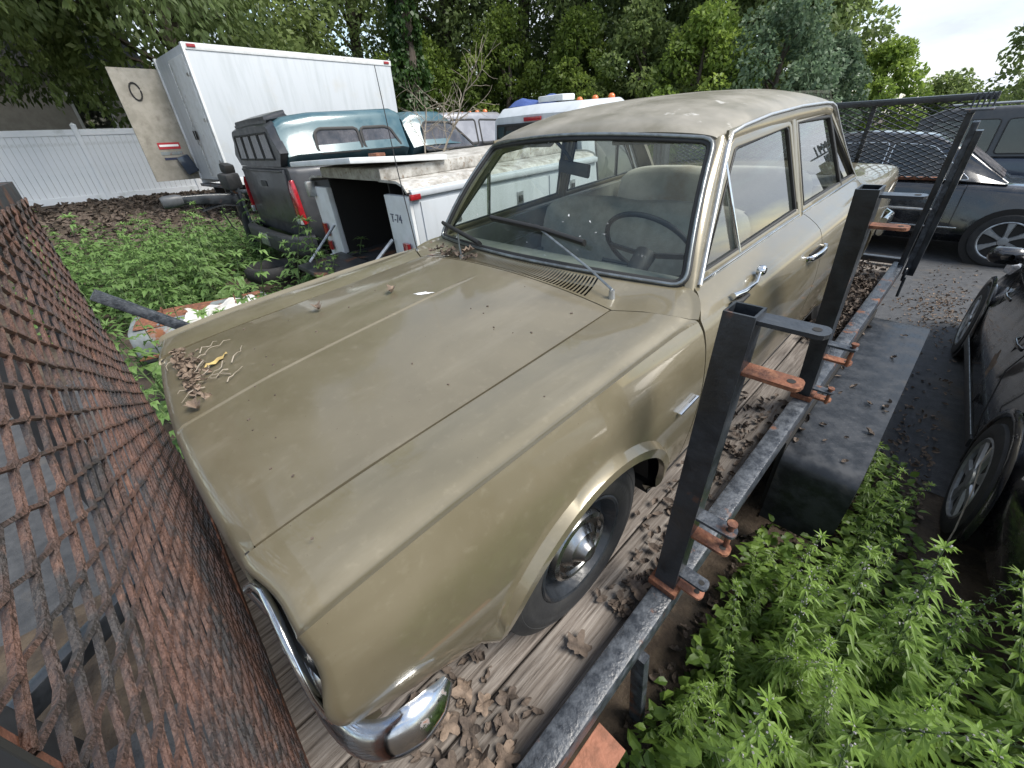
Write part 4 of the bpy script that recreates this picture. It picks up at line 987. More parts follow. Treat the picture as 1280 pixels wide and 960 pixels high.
def deck_litter():
    pts = []
    for _ in range(190):
        y = random.uniform(.9, 2.5); pts.append((random.uniform(.90, 1.025) if random.random() < .7 else random.uniform(.80, 1.0), y, random.uniform(.006, .022)))
    for _ in range(900):
        y = random.uniform(3.2, 4.9); pts.append((random.uniform(.84, 1.02) if y < 4.5 else random.uniform(.2, 1.02), y, random.uniform(.006, .05)))
    for _ in range(110): pts.append((random.uniform(.66, .99), random.uniform(.02, .5), random.uniform(.003, .012)))
    for _ in range(38): pts.append((random.uniform(1.09, 1.13) if random.random() < .6 else random.uniform(1.1, 1.4), random.uniform(2.2, 3.9), random.uniform(-.064, -.058)))
    scatter_leaves('leaf_litter', pts, 'dry_leaf_dark', .042, 'small dry brown leaves scattered over the plank deck and fender', 'leaves', M_TR)
    big = [(.80, .30), (.86, .33), (.94, .30), (.90, .24), (.98, .36), (.84, .40), (.93, .42), (.78, .38), (.88, .47), (.985, 1.02), (.99, 1.30), (.95, .72)]
    LL = ['dry lobed leaf tucked under the bumper tip', 'dry leaf in the middle of the pile by the bumper', 'curled leaf at the rail side of the bumper pile', 'leaf at the front of the pile by the bumper corner', 'leaf against the rail beside the bumper pile', 'leaf at the back of the pile under the fender', 'pale leaf on top of the pile near the rail', 'leaf farthest under the car behind the bumper', 'last leaf of the pile towards the front wheel', 'dry leaf on the deck at the foot of the near stake post', 'dry leaf on the deck just behind the near stake post', 'single star-shaped leaf on bare planks below the front wheel']
    meshes = [crumpled_leaf(.115, k).mesh('fallen_leaf', 'dry_leaf_dark' if k % 2 else 'dry_leaf', 60) for k in range(5)]
    for i, (x, y) in enumerate(big):
        m = M_TR @ Matrix.Translation((x, y, .012)) @ Euler((random.gauss(0, .25), random.gauss(0, .25), random.uniform(0, 6.28))).to_matrix().to_4x4() @ Matrix.Scale(random.uniform(.6, 1.05), 4)
        inst('fallen_leaf', meshes[i % 5], matrix=m, label=LL[i], cat='leaf', group='large dry leaves on the trailer deck')
    # debris on the hood
    pts = []
    for _ in range(110): pts.append((random.gauss(-.38, .11), .19 + abs(random.gauss(0, .028)), 0))
    pts = [(x, y, hood_z(min(.6, max(-.6, x)), y) + random.uniform(.004, .022)) for x, y, _ in pts if -.6 < x < -.02]
    scatter_leaves('hood_leaf_pile', pts, 'dry_leaf', .032, 'small pile of dry leaves and bits along the far front edge of the hood', 'leaves', M_TR)
    pts = []
    for _ in range(70): x = random.uniform(-.55, -.22); pts.append((x, 1.37 + random.uniform(0, .09), .915 + random.uniform(-.002, .012)))
    scatter_leaves('cowl_leaves', pts, 'dry_leaf_dark', .026, 'dark leaf crumbs caught on the cowl vent by the far wiper', 'leaves', M_TR)
    one = [leaf_shape(.06, .034, .9, 3, k).mesh('dry_leaf', 'dry_leaf', 60) for k in range(3)]
    yel = leaf_shape(.10, .026, .25, 0, 9).mesh('yellow_leaf', 'yellow_leaf', 60)
    for i, (x, y, m_) in enumerate([(-.36, .70, 0), (-.20, .96, 1), (-.30, .30, 'y'), (-.05, .185, 2), (-.28, 1.44, 0)]):
        z = hood_z(x, y) if y < 1.35 else .925
        me = yel if m_ == 'y' else one[m_]
        inst('hood_leaf', me, matrix=M_TR @ Matrix.Translation((x, y, z + .006)) @ Matrix.Rotation(random.uniform(0, 6), 4, 'Z'), label=['curled brown leaf on the far half of the hood', 'small curled leaf on the hood nearer the windshield', 'narrow yellow leaf lying near the front edge of the hood', 'pale leaf at the front end of the hood crease', 'crumpled tan leaf lying against the windshield base'][i], cat='leaf', group='loose leaves on the car hood')
    # twigs
    mb = MB()
    for _ in range(16):
        x = random.uniform(-.56, -.05); y = random.uniform(.17, .34); a = random.uniform(0, 6.28); p = [np.array((x, y, hood_z(x, y) + .006))]
        for k in range(5):
            a += random.gauss(0, .5); q = p[-1] + np.array((math.cos(a), math.sin(a), 0)) * random.uniform(.012, .03); q[1] = max(.16, q[1]); q[0] = min(.0, max(-.59, q[0])); q[2] = hood_z(q[0], q[1]) + .006 + random.uniform(0, .014); p.append(q)
        mb.tube(p, np.linspace(.0022, .0009, len(p)), 5)
    o = mb.build('twigs', 'twig', kind='stuff', label='thin pale twigs tangled with the leaves at the hood front'); o.matrix_world = M_TR
    mb = MB()
    for _ in range(34):
        x = random.uniform(-.58, .8); y = random.uniform(.25, 1.3); z = hood_z(x, y) if abs(x) < .6 else .872; s = random.uniform(.002, .0048)
        mb.box((x, y, z + s * .3), (s, s * random.uniform(.8, 2), s * .7), rot=(0, 0, random.uniform(0, 3)))
    o = mb.build('grit', 'dry_leaf_dark', kind='stuff', label='dark crumbs and seeds sprinkled across the hood'); o.matrix_world = M_TR
    # bird lime on the hood
    P = [[(-.055 + .035 * u + .03 * v, 1.02 + .035 * v + .012 * u, 0) for u in np.linspace(-1, 1, 5)] for v in np.linspace(-1, 1, 5)]
    P = np.array(P)
    for i in range(5):
        for j in range(5):
            d = math.hypot(i - 2, j - 2); k = .6 + random.uniform(-.15, .2)
            P[i, j, 0] = -.055 + (P[i, j, 0] + .055) * k; P[i, j, 1] = 1.02 + (P[i, j, 1] - 1.02) * k
            P[i, j, 2] = hood_z(P[i, j, 0], P[i, j, 1]) + .0012 + (.0016 if d < 2 else 0)
    o = MB().grid(P, flip=True).build('bird_dropping', 'bird_lime', smooth=180, label='white bird dropping splashed beside the hood crease', cat='dropping'); o.matrix_world = M_TR
deck_litter()

# ------------------------------------------------------------------ foliage helpers
def oval_cloud(name, C, d, S, tone, m, aspect=.6, **kw):
    n = len(C); d = d / np.linalg.norm(d, axis=1, keepdims=True); up = np.tile((0, 0, 1.0), (n, 1)) + rng.normal(0, .35, (n, 3))
    e = np.cross(d, up); e /= np.linalg.norm(e, axis=1, keepdims=True); f = np.cross(e, d); s = S[:, None]; V = np.empty((n, 8, 3))
    for k, (t, w, h) in enumerate(((0, 0, 0), (.28, .5, .10), (.62, .42, .06), (1, 0, -.22), (.62, -.42, .06), (.28, -.5, .10), (.30, 0, 0), (.65, 0, -.04))):
        V[:, k] = C + d * s * t + e * s * w * aspect + f * s * h
    base = np.arange(n)[:, None] * 8
    F = np.concatenate([base + np.array(q) for q in ((0, 6, 1, 1), (6, 7, 2, 1), (7, 3, 2, 2), (0, 5, 6, 6), (6, 5, 4, 7), (7, 4, 3, 3))])
    F = [tuple(dict.fromkeys(r)) for r in F.tolist()]
    me = bpy.data.meshes.new(name); me.from_pydata(V.reshape(-1, 3).tolist(), [], F)
    a = me.attributes.new('tone', 'FLOAT', 'FACE'); a.data.foreach_set('value', np.tile(np.clip(tone, 0, 1), 6).astype(np.float32))
    me.materials.append(MATS[m]); me.update()
    return inst(name, me, **kw)
def leaf_cloud(name, C, Nn, S, tone, m, parent=None, aspect=.55, fold=.0, **kw):
    """C centres, Nn leaf directions (n,3), S sizes, tone 0..1: rhombic leaves of two triangles"""
    n = len(C); d = Nn / np.maximum(np.linalg.norm(Nn, axis=1, keepdims=True), 1e-6)
    r = rng.normal(size=(n, 3)); e = np.cross(d, r); e /= np.maximum(np.linalg.norm(e, axis=1, keepdims=True), 1e-6)
    f = np.cross(d, e)
    s = S[:, None]
    V = np.empty((n, 4, 3)); V[:, 0] = C - d * s * .5; V[:, 1] = C + e * s * aspect * .5 + f * s * fold - d * s * .05; V[:, 2] = C + d * s * .5; V[:, 3] = C - e * s * aspect * .5 + f * s * fold - d * s * .05
    me = bpy.data.meshes.new(name); me.vertices.add(n * 4); me.vertices.foreach_set('co', V.ravel())
    me.loops.add(n * 4); me.loops.foreach_set('vertex_index', np.arange(n * 4, dtype=np.int32))
    me.polygons.add(n); me.polygons.foreach_set('loop_start', np.arange(0, n * 4, 4, dtype=np.int32))
    me.update(calc_edges=True)
    a = me.attributes.new('tone', 'FLOAT', 'FACE'); a.data.foreach_set('value', np.clip(tone, 0, 1).astype(np.float32))
    me.materials.append(MATS[m])
    return inst(name, me, parent, **kw)
def crown_points(blobs, n, hollow=.55):
    """points in a union of ellipsoids, denser near their skins; returns centre, outward dir, clump tone"""
    w = np.array([b[3] * b[4] * b[5] for b in blobs])**.67; w /= w.sum()
    k = rng.choice(len(blobs), n, p=w); B = np.array(blobs)[k]
    d = rng.normal(size=(n, 3)); d /= np.linalg.norm(d, axis=1, keepdims=True)
    r = hollow + (1.06 - hollow) * rng.random(n)**.6
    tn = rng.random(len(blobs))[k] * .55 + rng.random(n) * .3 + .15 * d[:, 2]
    return B[:, :3] + d * B[:, 3:6] * r[:, None], d, tn
def make_tree(name, label, x, y, h, rad, m, n=9000, size=.30, base=.25, group=None, lean=(0, 0), droop=.0, nb=26, trunk_r=None, squash=1.0, seed=0):
    rs = np.random.default_rng(seed + 100); z0 = gz(x) - .05
    t = thing(name, label, 'tree', group, loc=(x, y, z0))
    tr = trunk_r or h * .022
    top = np.array((lean[0], lean[1], h * .86)); mb = MB()
    path = [np.array((0, 0, 0.)), np.array((lean[0] * .2 + rs.normal() * .1, lean[1] * .2, h * .3)), np.array((lean[0] * .6, lean[1] * .6 + rs.normal() * .15, h * .6)), top]
    mb.tube(path, [tr * 1.25, tr, tr * .65, tr * .15], 9)
    blobs = []
    for i in range(nb):
        f = base + (1 - base) * (i + .5) / nb; a = i * 2.4 + rs.random(); prof = math.sin(math.pi * min(1, .12 + .88 * ((f - base) / (1 - base))**.8))**.7
        rr = rad * prof * rs.uniform(.35, 1.0); c = np.array((math.cos(a) * rr + lean[0] * f, math.sin(a) * rr + lean[1] * f, f * h * .97))
        b = rad * rs.uniform(.16, .40); blobs.append((*c, b, b, b * .78 * squash))
        if i % 3 == 0 and f < .9:
            s = np.array((lean[0] * f * .9, lean[1] * f * .9, f * h * .97 - rad * .35)); mb.tube([s, (s + c) / 2 + (0, 0, rad * .08), c], [tr * .4, tr * .25, tr * .06], 6)
    mb.build('trunk', 'bark', t, smooth=60)
    C, d, tn = crown_points(blobs, n)
    d = d * .6 + rng.normal(size=d.shape) * .5; d[:, 2] -= .35 + droop
    S = size * rng.uniform(.6, 1.3, n)
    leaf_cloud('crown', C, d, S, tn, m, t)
    return t

# ------------------------------------------------------------------ weeds
def lobed_leaf(mbV, mbF, tones, o, ax, side, L, lobes=5, tone=.5, droop=.35, wd=.095):
    """a palmate leaf: lobes fanned from the stalk end; arrays are extended in place"""
    ax = vnorm(ax); side = vnorm(side - ax * np.dot(ax, side)); up = np.cross(side, ax)
    if up[2] < 0: up = -up
    b = len(mbV)
    mbV.append(o)
    for k in range(lobes):
        a = (k / (lobes - 1) - .5) * (1.65 if lobes > 3 else 1.1) if lobes > 1 else 0
        ll = L * (1 - .42 * abs(k / max(1, lobes - 1) - .5) * 2)
        d = ax * math.cos(a) + side * math.sin(a); e = np.cross(up, d); w = L * wd
        m_ = o + d * ll * .50 - up * ll * droop * .10; tip = o + d * ll - up * ll * droop * .55 - np.array((0, 0, ll * droop * .25))
        i0 = len(mbV); mbV.extend([m_ + e * w + up * w * .35, tip, m_ - e * w + up * w * .35, m_])
        mbF.append((b, i0 + 3, i0)); mbF.append((i0 + 3, i0 + 1, i0)); mbF.append((b, i0 + 2, i0 + 3)); mbF.append((i0 + 3, i0 + 2, i0 + 1)); tones.extend([tone, tone + .06, tone - .05, tone])
def weed_meshes(kind, seed, h, pairs, L, lobes, m):
    r = random.Random(seed); V, F, T = [], [], []; stem = MB(); fl = MB()
    bend = np.array((r.gauss(0, .10), r.gauss(0, .10), 0)) * h
    pos = lambda t: np.array((0, 0, t * h)) + bend * t * t
    stem.tube([pos(t) for t in np.linspace(0, 1, 6)], np.linspace(.0055, .0018, 6) * (1 if h > .3 else .6), 6)
    for i in range(pairs):
        t = .10 + .90 * (i / (pairs - 1))**.85; a0 = i * math.pi / 2 + r.uniform(-.25, .25)
        for s in (0, 1):
            a = a0 + s * math.pi + r.uniform(-.2, .2); hd = np.array((math.cos(a), math.sin(a), 0))
            ll = L * (1.15 - .75 * t) * r.uniform(.8, 1.15); pl = ll * (.75 if t < .6 else .3)
            el = r.uniform(.05, .5) + .5 * t
            p0 = pos(t); d = hd * math.cos(el) + np.array((0, 0, math.sin(el))); p1 = p0 + d * pl
            stem.tube([p0, p1], [.0016, .001], 4, caps=False)
            ax = hd * math.cos(.1) + np.array((0, 0, .25 * t - .12 + r.gauss(0, .15)))
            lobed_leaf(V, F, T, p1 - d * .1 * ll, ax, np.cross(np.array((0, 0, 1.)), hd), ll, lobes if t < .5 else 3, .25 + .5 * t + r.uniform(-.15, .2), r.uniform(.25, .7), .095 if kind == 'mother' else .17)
            if t > .58 and kind == 'mother' and i % 2:
                for q in range(3):
                    b = p0 + hd * .012 + np.array((r.gauss(0, .008), r.gauss(0, .008), r.uniform(0, .015)))
                    fl.box(b, (.0042, .0042, .005), rot=(r.random(), r.random(), r.random()))
    # crown tuft
    for q in range(7):
        a = q * .9 + r.random(); hd = np.array((math.cos(a), math.sin(a), .9)); lobed_leaf(V, F, T, pos(1.0), hd, np.cross((0, 0, 1.), hd), L * .38, 3, .95, .3)
    me = bpy.data.meshes.new('foliage'); me.from_pydata([tuple(v) for v in V], [], F)
    at = me.attributes.new('tone', 'FLOAT', 'FACE'); at.data.foreach_set('value', np.clip(np.array(T, dtype=np.float32), 0, 1))
    me.materials.append(MATS[m]); me.update()
    return stem.mesh('stem', 'stem', 60), me, (fl.mesh('flower_whorls', 'flower', 0) if fl.n else None)
def plant_weeds(spots, variants, name, labels, group, lean=.12):
    for i, (x, y, s) in enumerate(spots):
        st, fo, fl = variants[i % len(variants)]
        t = thing(name, labels if isinstance(labels, str) else labels[i % len(labels)], 'weed', group, loc=(x, y, gz(x) - .02), rz=random.uniform(0, 6.28))
        t.scale = (s, s, s * random.uniform(.9, 1.1)); t.rotation_euler = (random.gauss(0, lean), random.gauss(0, lean), random.uniform(0, 6.28))
        inst('stem', st, t); inst('foliage', fo, t)
        if fl: inst('flower_whorls', fl, t, kind='stuff')
def ground_cover(name, n, area, m, size, label, zmax=.18):
    C = []
    while len(C) < n:
        x, y = random.uniform(area[0], area[1]), random.uniform(area[2], area[3])
        if area[4](x, y): C.append((x, y, gz(x) + random.uniform(.02, zmax)))
    C = np.array(C); d = rng.normal(size=(n, 3)); d[:, 2] = abs(d[:, 2]) * .3
    o = oval_cloud(name, C, d, size * rng.uniform(.5, 1.3, n), rng.random(n), m, aspect=.62, kind='stuff'); tag(o, label)
def make_weeds():
    var = [weed_meshes('mother', k, random.uniform(.72, .98), 22, .122, 5, 'weed') for k in range(7)]
    spots = []
    def ok(x, y):
        return x > 1.22 + .10 * (y > 1.9) and not (y > 2.02 and x < 1.46) and not (x > 1.56 and y > 2.0) and not (x > 1.9 and y > 1.75)
    tries = 0
    while len(spots) < 128 and tries < 8000:
        tries += 1
        x, y = random.uniform(1.2, 2.9), random.uniform(.42, 2.75)
        if not ok(x, y): continue
        if math.hypot(x - 1.34, y - .14) < .42: continue
        if y > 2.25 and random.random() < .6: continue
        if min([math.hypot(x - a, y - b) for a, b, _ in spots] or [9]) < .088: continue
        s = random.uniform(.62, 1.0) * (1.0 if x > 1.35 else .62) * (1.0 if y < 1.7 else .72)
        spots.append((x, y, s))
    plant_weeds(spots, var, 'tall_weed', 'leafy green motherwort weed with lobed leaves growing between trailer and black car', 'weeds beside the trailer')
    ground_cover('low_weeds', 5200, (1.15, 2.6, .35, 3.2, lambda x, y: x > 1.16 and (y < 2.1 or 1.45 < x < 1.85 - .25 * (y - 2.1))), 'weed', .052, 'low green seedlings covering the soil under the tall weeds', .22)
    far = [weed_meshes('nettle', 50 + k, random.uniform(.55, .85), 12, .13, 3, 'weed_far') for k in range(6)]
    spots = []; tries = 0
    while len(spots) < 230 and tries < 9000:
        tries += 1
        x, y = random.uniform(-9.2, -1.6), random.uniform(-1.4, 3.2)
        if x > -2.4 and y > .9: continue
        if -4.6 < x < -1.9 and y > 1.9: continue
        if y > 2.2 and x > -8.2: continue
        if -4.55 < x < -3.1 and -.35 < y < 1.35 and x > -4.0: continue
        if y < (-.05 if x > -5 else -.75): continue
        if -6.3 < x < -4.3 and .95 < y < 2.2: continue
        if x < -8 and random.random() < .5: continue
        if min([math.hypot(x - a, y - b) for a, b, _ in spots] or [9]) < .17: continue
        spots.append((x, y, (random.choice((.8, 1.0, 1.25, 1.5, 1.7)) if x > -6.8 else random.choice((.6, .8, 1.0))) * random.uniform(.85, 1.1)))
    plant_weeds(spots, far, 'nettle', 'bushy green nettle in the weed patch beyond the sedan hood', 'weed patch behind the sedan')
    ground_cover('weed_undergrowth', 6500, (-9.5, -1.5, -1.6, 2.9, lambda x, y: not (x > -2.4 and y > .9) and y > (-.1 if x > -5 else -.9) and not (-6.0 < x < -4.7 and 1.0 < y < 2.1 and random.random() < .8)), 'weed_far', .10, 'low green undergrowth filling the weed patch beyond the sedan', .30)
make_weeds()

# ------------------------------------------------------------------ litter on the asphalt and the mulch by the fence
def yard_litter():
    pts = []
    for _ in range(700):
        y = random.uniform(2.3, 4.2); x = random.uniform(1.42, 1.75); 
        if random.random() < math.exp(-max(0, y - 2.9) * 1.6): pts.append((x, y, gz(x) + .012 + random.uniform(0, .015)))
    for _ in range(420):
        x, y = random.gauss(1.45, .2), random.gauss(7.0, .55); pts.append((x, y, .016))
    for _ in range(260): pts.append((random.uniform(1.2, 1.75), random.uniform(3.4, 9.2), .016))
    scatter_leaves('pavement_litter', pts, 'dry_leaf', .035, 'brown leaf crumbs lying on the asphalt beside the trailer', 'leaves')
    pts = [(random.uniform(1.1, 1.75), random.uniform(.5, 3.0), random.uniform(.01, .03)) for _ in range(900)]
    scatter_leaves('soil_litter', pts, 'dry_leaf_dark', .05, 'dark dead leaves on the soil under the weeds', 'leaves')
    pts = [(random.uniform(-17, -8.8), random.uniform(-3, 3.4), 0) for _ in range(2600)]
    pts = [(x, y, gz(x) + .02 + random.uniform(0, .05)) for x, y, _ in pts]
    scatter_leaves('mulch', pts, 'dry_leaf_dark', .16, 'brown leaf mulch along the foot of the white fence', 'mulch')
yard_litter()

# ------------------------------------------------------------------ vehicles round the yard (local axes: rear at y=0, nose at +y, ground at z=0)
def ring(wb, wt, z0, z1, r=.06, n=4, bulge=.0):
    P = []
    zm = (z0 + z1) / 2; wm = (wb + wt) / 2 + bulge
    P += [(wb - r, z0), (wb, z0 + r), (wm, zm)]
    for k in range(n + 1):
        a = k / n * math.pi / 2; P.append((wt - r + r * math.cos(a), z1 - r + r * math.sin(a)))
    P.append((0, z1 + r * .12))
    return P + [(-x, z) for x, z in P[-2::-1]]
def loft(st, **kw):
    """stations (y, wb, wt, z0, z1[, r[, bulge]])"""
    mb = MB(); rows = []
    for s in st:
        r = s[5] if len(s) > 5 else .06; b = s[6] if len(s) > 6 else .0
        rows.append([(x, s[0], z) for x, z in ring(s[1], s[2], s[3], s[4], r, bulge=b)])
    m = len(rows[0]); b0 = mb.n; mb.grid(np.array(rows), wrap=True, flip=False)
    mb.F.append(tuple(b0 + i for i in range(m))[::-1]); mb.F.append(tuple(b0 + (len(rows) - 1) * m + i for i in range(m)))
    return mb
def modern_wheel(parent, x, y, r, sgn, spokes=7, rim='silver_wheel', rr=.70):
    t = thing('wheel', None, None); t.parent = parent; t.location = (x, y, r); w = .11
    q = r * rr
    MB().lathe([(q, -w), (q * 1.1, -w), (r * .95, -w * .9), (r, -w * .6), (r, w * .6), (r * .95, w * .9), (q * 1.12, w), (q * 1.02, w * .95), (q, w * .85)], (0, 0, 0), 'x', 40, sign=sgn).build('tyre', 'rubber', t, smooth=40)
    MB().lathe([(q * 1.02, w * .93), (q * .97, w * .98), (q * .93, w * .90), (q * .92, w * .1)], (0, 0, 0), 'x', 40, sign=sgn).build('rim', rim, t, smooth=40)
    MB().lathe([(q * .92, w * .1), (.001, w * .1)], (0, 0, 0), 'x', 24, sign=sgn).build('brake_disc', 'dark', t, smooth=0)
    if spokes:
        sm = None
        for k in range(spokes):
            a = 2 * math.pi * k / spokes
            if sm is None:
                mb = MB(); rows = []
                for rad, wd, h in ((.02, .035, w * .86), (q * .35, .030, w * .92), (q * .65, .040, w * .90), (q * .95, .062, w * .88)):
                    rows.append([(sgn * (h - .03), -wd, rad), (sgn * h, -wd * .6, rad), (sgn * h, wd * .6, rad), (sgn * (h - .03), wd, rad)])
                sm = mb.grid(np.array(rows), flip=(sgn < 0)).mesh('spoke', rim, 40)
            inst('spoke', sm, t, rot=(a, 0, 0))
        MB().lathe([(.06, w * .9), (.055, w * .97), (.03, w * 1.0), (.001, w * 1.0)], (0, 0, 0), 'x', 20, sign=sgn).build('hub', rim, t, smooth=40)
    return t
def quad(mb, pts): return mb.add(pts, [tuple(range(len(pts)))])
def side_window(parent, pts, off, m='dark_glass', frame='seal', sgn=-1, name='window', th=.02):
    """pts (y,z) polygon on plane x = sgn*off(z)"""
    q = []; n = len(pts); A = [np.array(p_, float) for p_ in pts]
    for i in range(n):
        a, b_, c_ = A[i - 1], A[i], A[(i + 1) % n]; r_ = min(.05, .3 * np.linalg.norm(a - b_), .3 * np.linalg.norm(c_ - b_)); u_, v_ = vnorm(a - b_), vnorm(c_ - b_)
        q += [tuple(b_ + u_ * r_), tuple(b_ + (u_ + v_) * r_ * .30), tuple(b_ + v_ * r_)]
    pts = q
    P = [(sgn * off(z), y, z) for y, z in pts]
    if sgn < 0: P = P[::-1]
    w = MB().ngon(P).build(name, m, parent, smooth=0)
    MB().sweep([(sgn * (off(z) + .004), y, z) for y, z in pts], rrect(th, .014, .3), up=(sgn, 0, .2), closed=True).build('window_frame', frame, w, smooth=40)
    return w
def place(name, label, cat, x, y, rz, z=None, rx=0.0, group=None):
    o = thing(name, label, cat, group, loc=(x, y, gz(x) if z is None else z)); o.rotation_euler = (rx, 0, rz); return o

def near_sedan():
    c = place('black_sedan', 'dark weathered sedan parked close beside the trailer, silver wheels', 'car', 2.82, 1.955, R(3.4), z=.006)
    W = .90
    st = [(-.02, .70, .74, .30, .92, .12), (.06, .82, .80, .24, .98, .12, .03), (.35, .88, .80, .22, 1.02, .12, .04), (1.0, .90, .82, .22, 1.02, .12, .04), (1.7, .90, .84, .20, .99, .12, .04), (2.8, .90, .84, .20, .97, .12, .04),
          (3.5, .90, .82, .21, .95, .12, .04), (4.0, .89, .78, .22, .90, .12, .04), (4.4, .86, .74, .24, .84, .12, .03), (4.62, .78, .66, .26, .76, .11), (4.74, .60, .52, .30, .66, .10)]
    body = loft(st).build('body', 'black_paint', c, smooth=45)
    loft([(.75, .70, .45, .96, 1.02, .05), (1.15, .76, .60, .96, 1.36, .10), (1.7, .77, .62, .96, 1.45, .10), (2.4, .77, .62, .96, 1.45, .10), (2.9, .76, .58, .95, 1.30, .08), (3.45, .72, .50, .93, .98, .04)]).build('cabin', 'black_paint', c, smooth=45)
    for sgn in (-1, 1):
        off = lambda z: .785 - .34 * (z - .98)
        side_window(c, [(1.25, 1.0), (2.0, 1.0), (2.0, 1.36), (1.55, 1.36)], off, sgn=sgn); side_window(c, [(2.06, 1.0), (3.1, 1.0), (2.55, 1.36), (2.06, 1.36)], off, sgn=sgn)
        # wheel arches as dark rims with wheels set in them
        for y in (1.05, 3.75):
            a = np.linspace(-.35, math.pi + .35, 19)
            MB().grid(np.array([[(sgn * x, y + r_ * math.cos(q), .34 + r_ * math.sin(q)) for q in a] for x, r_ in ((.905, .410), (.920, .400), (.926, .380), (.920, .360), (.88, .350))]), flip=(sgn < 0)).build('wheel_arch', 'black_paint', c, smooth=60)
            MB().lathe([(.362, .002), (.001, .002)], (sgn * .911, y, .34), 'x', 30, sign=sgn).build('arch_void', 'dark', c, smooth=0)
            modern_wheel(c, sgn * .828, y, .335, sgn, 7)
        MB().sweep([(sgn * .915, 1.50, .30), (sgn * .922, 3.30, .29)], rrect(.02, .06, .4), up=(0, 0, 1)).build('sill', 'plastic', c)
        MB().sweep([(sgn * .930, 1.50, .355), (sgn * .930, 3.30, .345)], rrect(.006, .008, .4), up=(0, 0, 1)).build('sill_strip', 'alu_dark', c)
        d = [(1.46, .30), (1.50, .50), (1.62, .74), (1.66, .98)]
        for q in (d, [(2.05, .30), (2.06, .98)], [(3.22, .30), (3.24, .96)]):
            MB().sweep([(sgn * (.939 if .4 < z < .8 else .905 if z < .4 else .862), y, z) for y, z in q], rrect(.008, .006, .3), up=(sgn, 0, .01)).build('door_gap', 'dark', c)
        for y in (1.75, 2.75):
            MB().sweep([(sgn * .905, y, .83), (sgn * .925, y + .05, .835), (sgn * .925, y + .15, .835), (sgn * .905, y + .2, .83)], rrect(.012, .022, .4), up=(0, 0, 1)).build('door_handle', 'black_paint', c, smooth=60)
        mb = MB(); rows = []
        for y, s in ((0, .35), (.02, .9), (.06, 1.0), (.10, .8), (.13, .3)):
            rows.append([(sgn * (1.0 + a * s), 3.05 + y, 1.06 + b * s) for a, b in rrect(.21, .125, .45, 4)])
        mi = mb.grid(np.array(rows), wrap=True).build('wing_mirror', 'black_paint', c, smooth=60)
        MB().sweep([(sgn * .83, 3.10, 1.0), (sgn * .93, 3.10, 1.04)], rrect(.04, .03, .3), up=(0, 0, 1)).build('stalk', 'plastic', mi)
        MB().box((sgn * .66, 4.60, .66), (.26, .10, .10), rot=(0, 0, -sgn * .5)).build('headlight', 'clear_lens', c, bevel=.02)
        MB().box((sgn * .70, .02, .80), (.26, .08, .16), rot=(0, 0, sgn * .35)).build('tail_light', 'red_lens', c, bevel=.02)
    w = [(-.955, .95, .60), (-.958, .93, .52), (-.95, .82, .42), (-.945, .70, .24), (-.95, .62, .08)]
    MB().tube(w, .0035, 5).build('loose_wire', 'twig', c)
    P = [(-.9435, 1.95 + (.07 + .02 * math.sin(3 * a)) * math.cos(a), .64 + (.09 + .03 * math.sin(5 * a)) * math.sin(a)) for a in np.linspace(0, 6.28, 15)[:-1]]
    MB().ngon(P[::-1]).build('brown_patch', 'dry_leaf', c, smooth=0)  # irregular brown patch on the left body side
near_sedan()

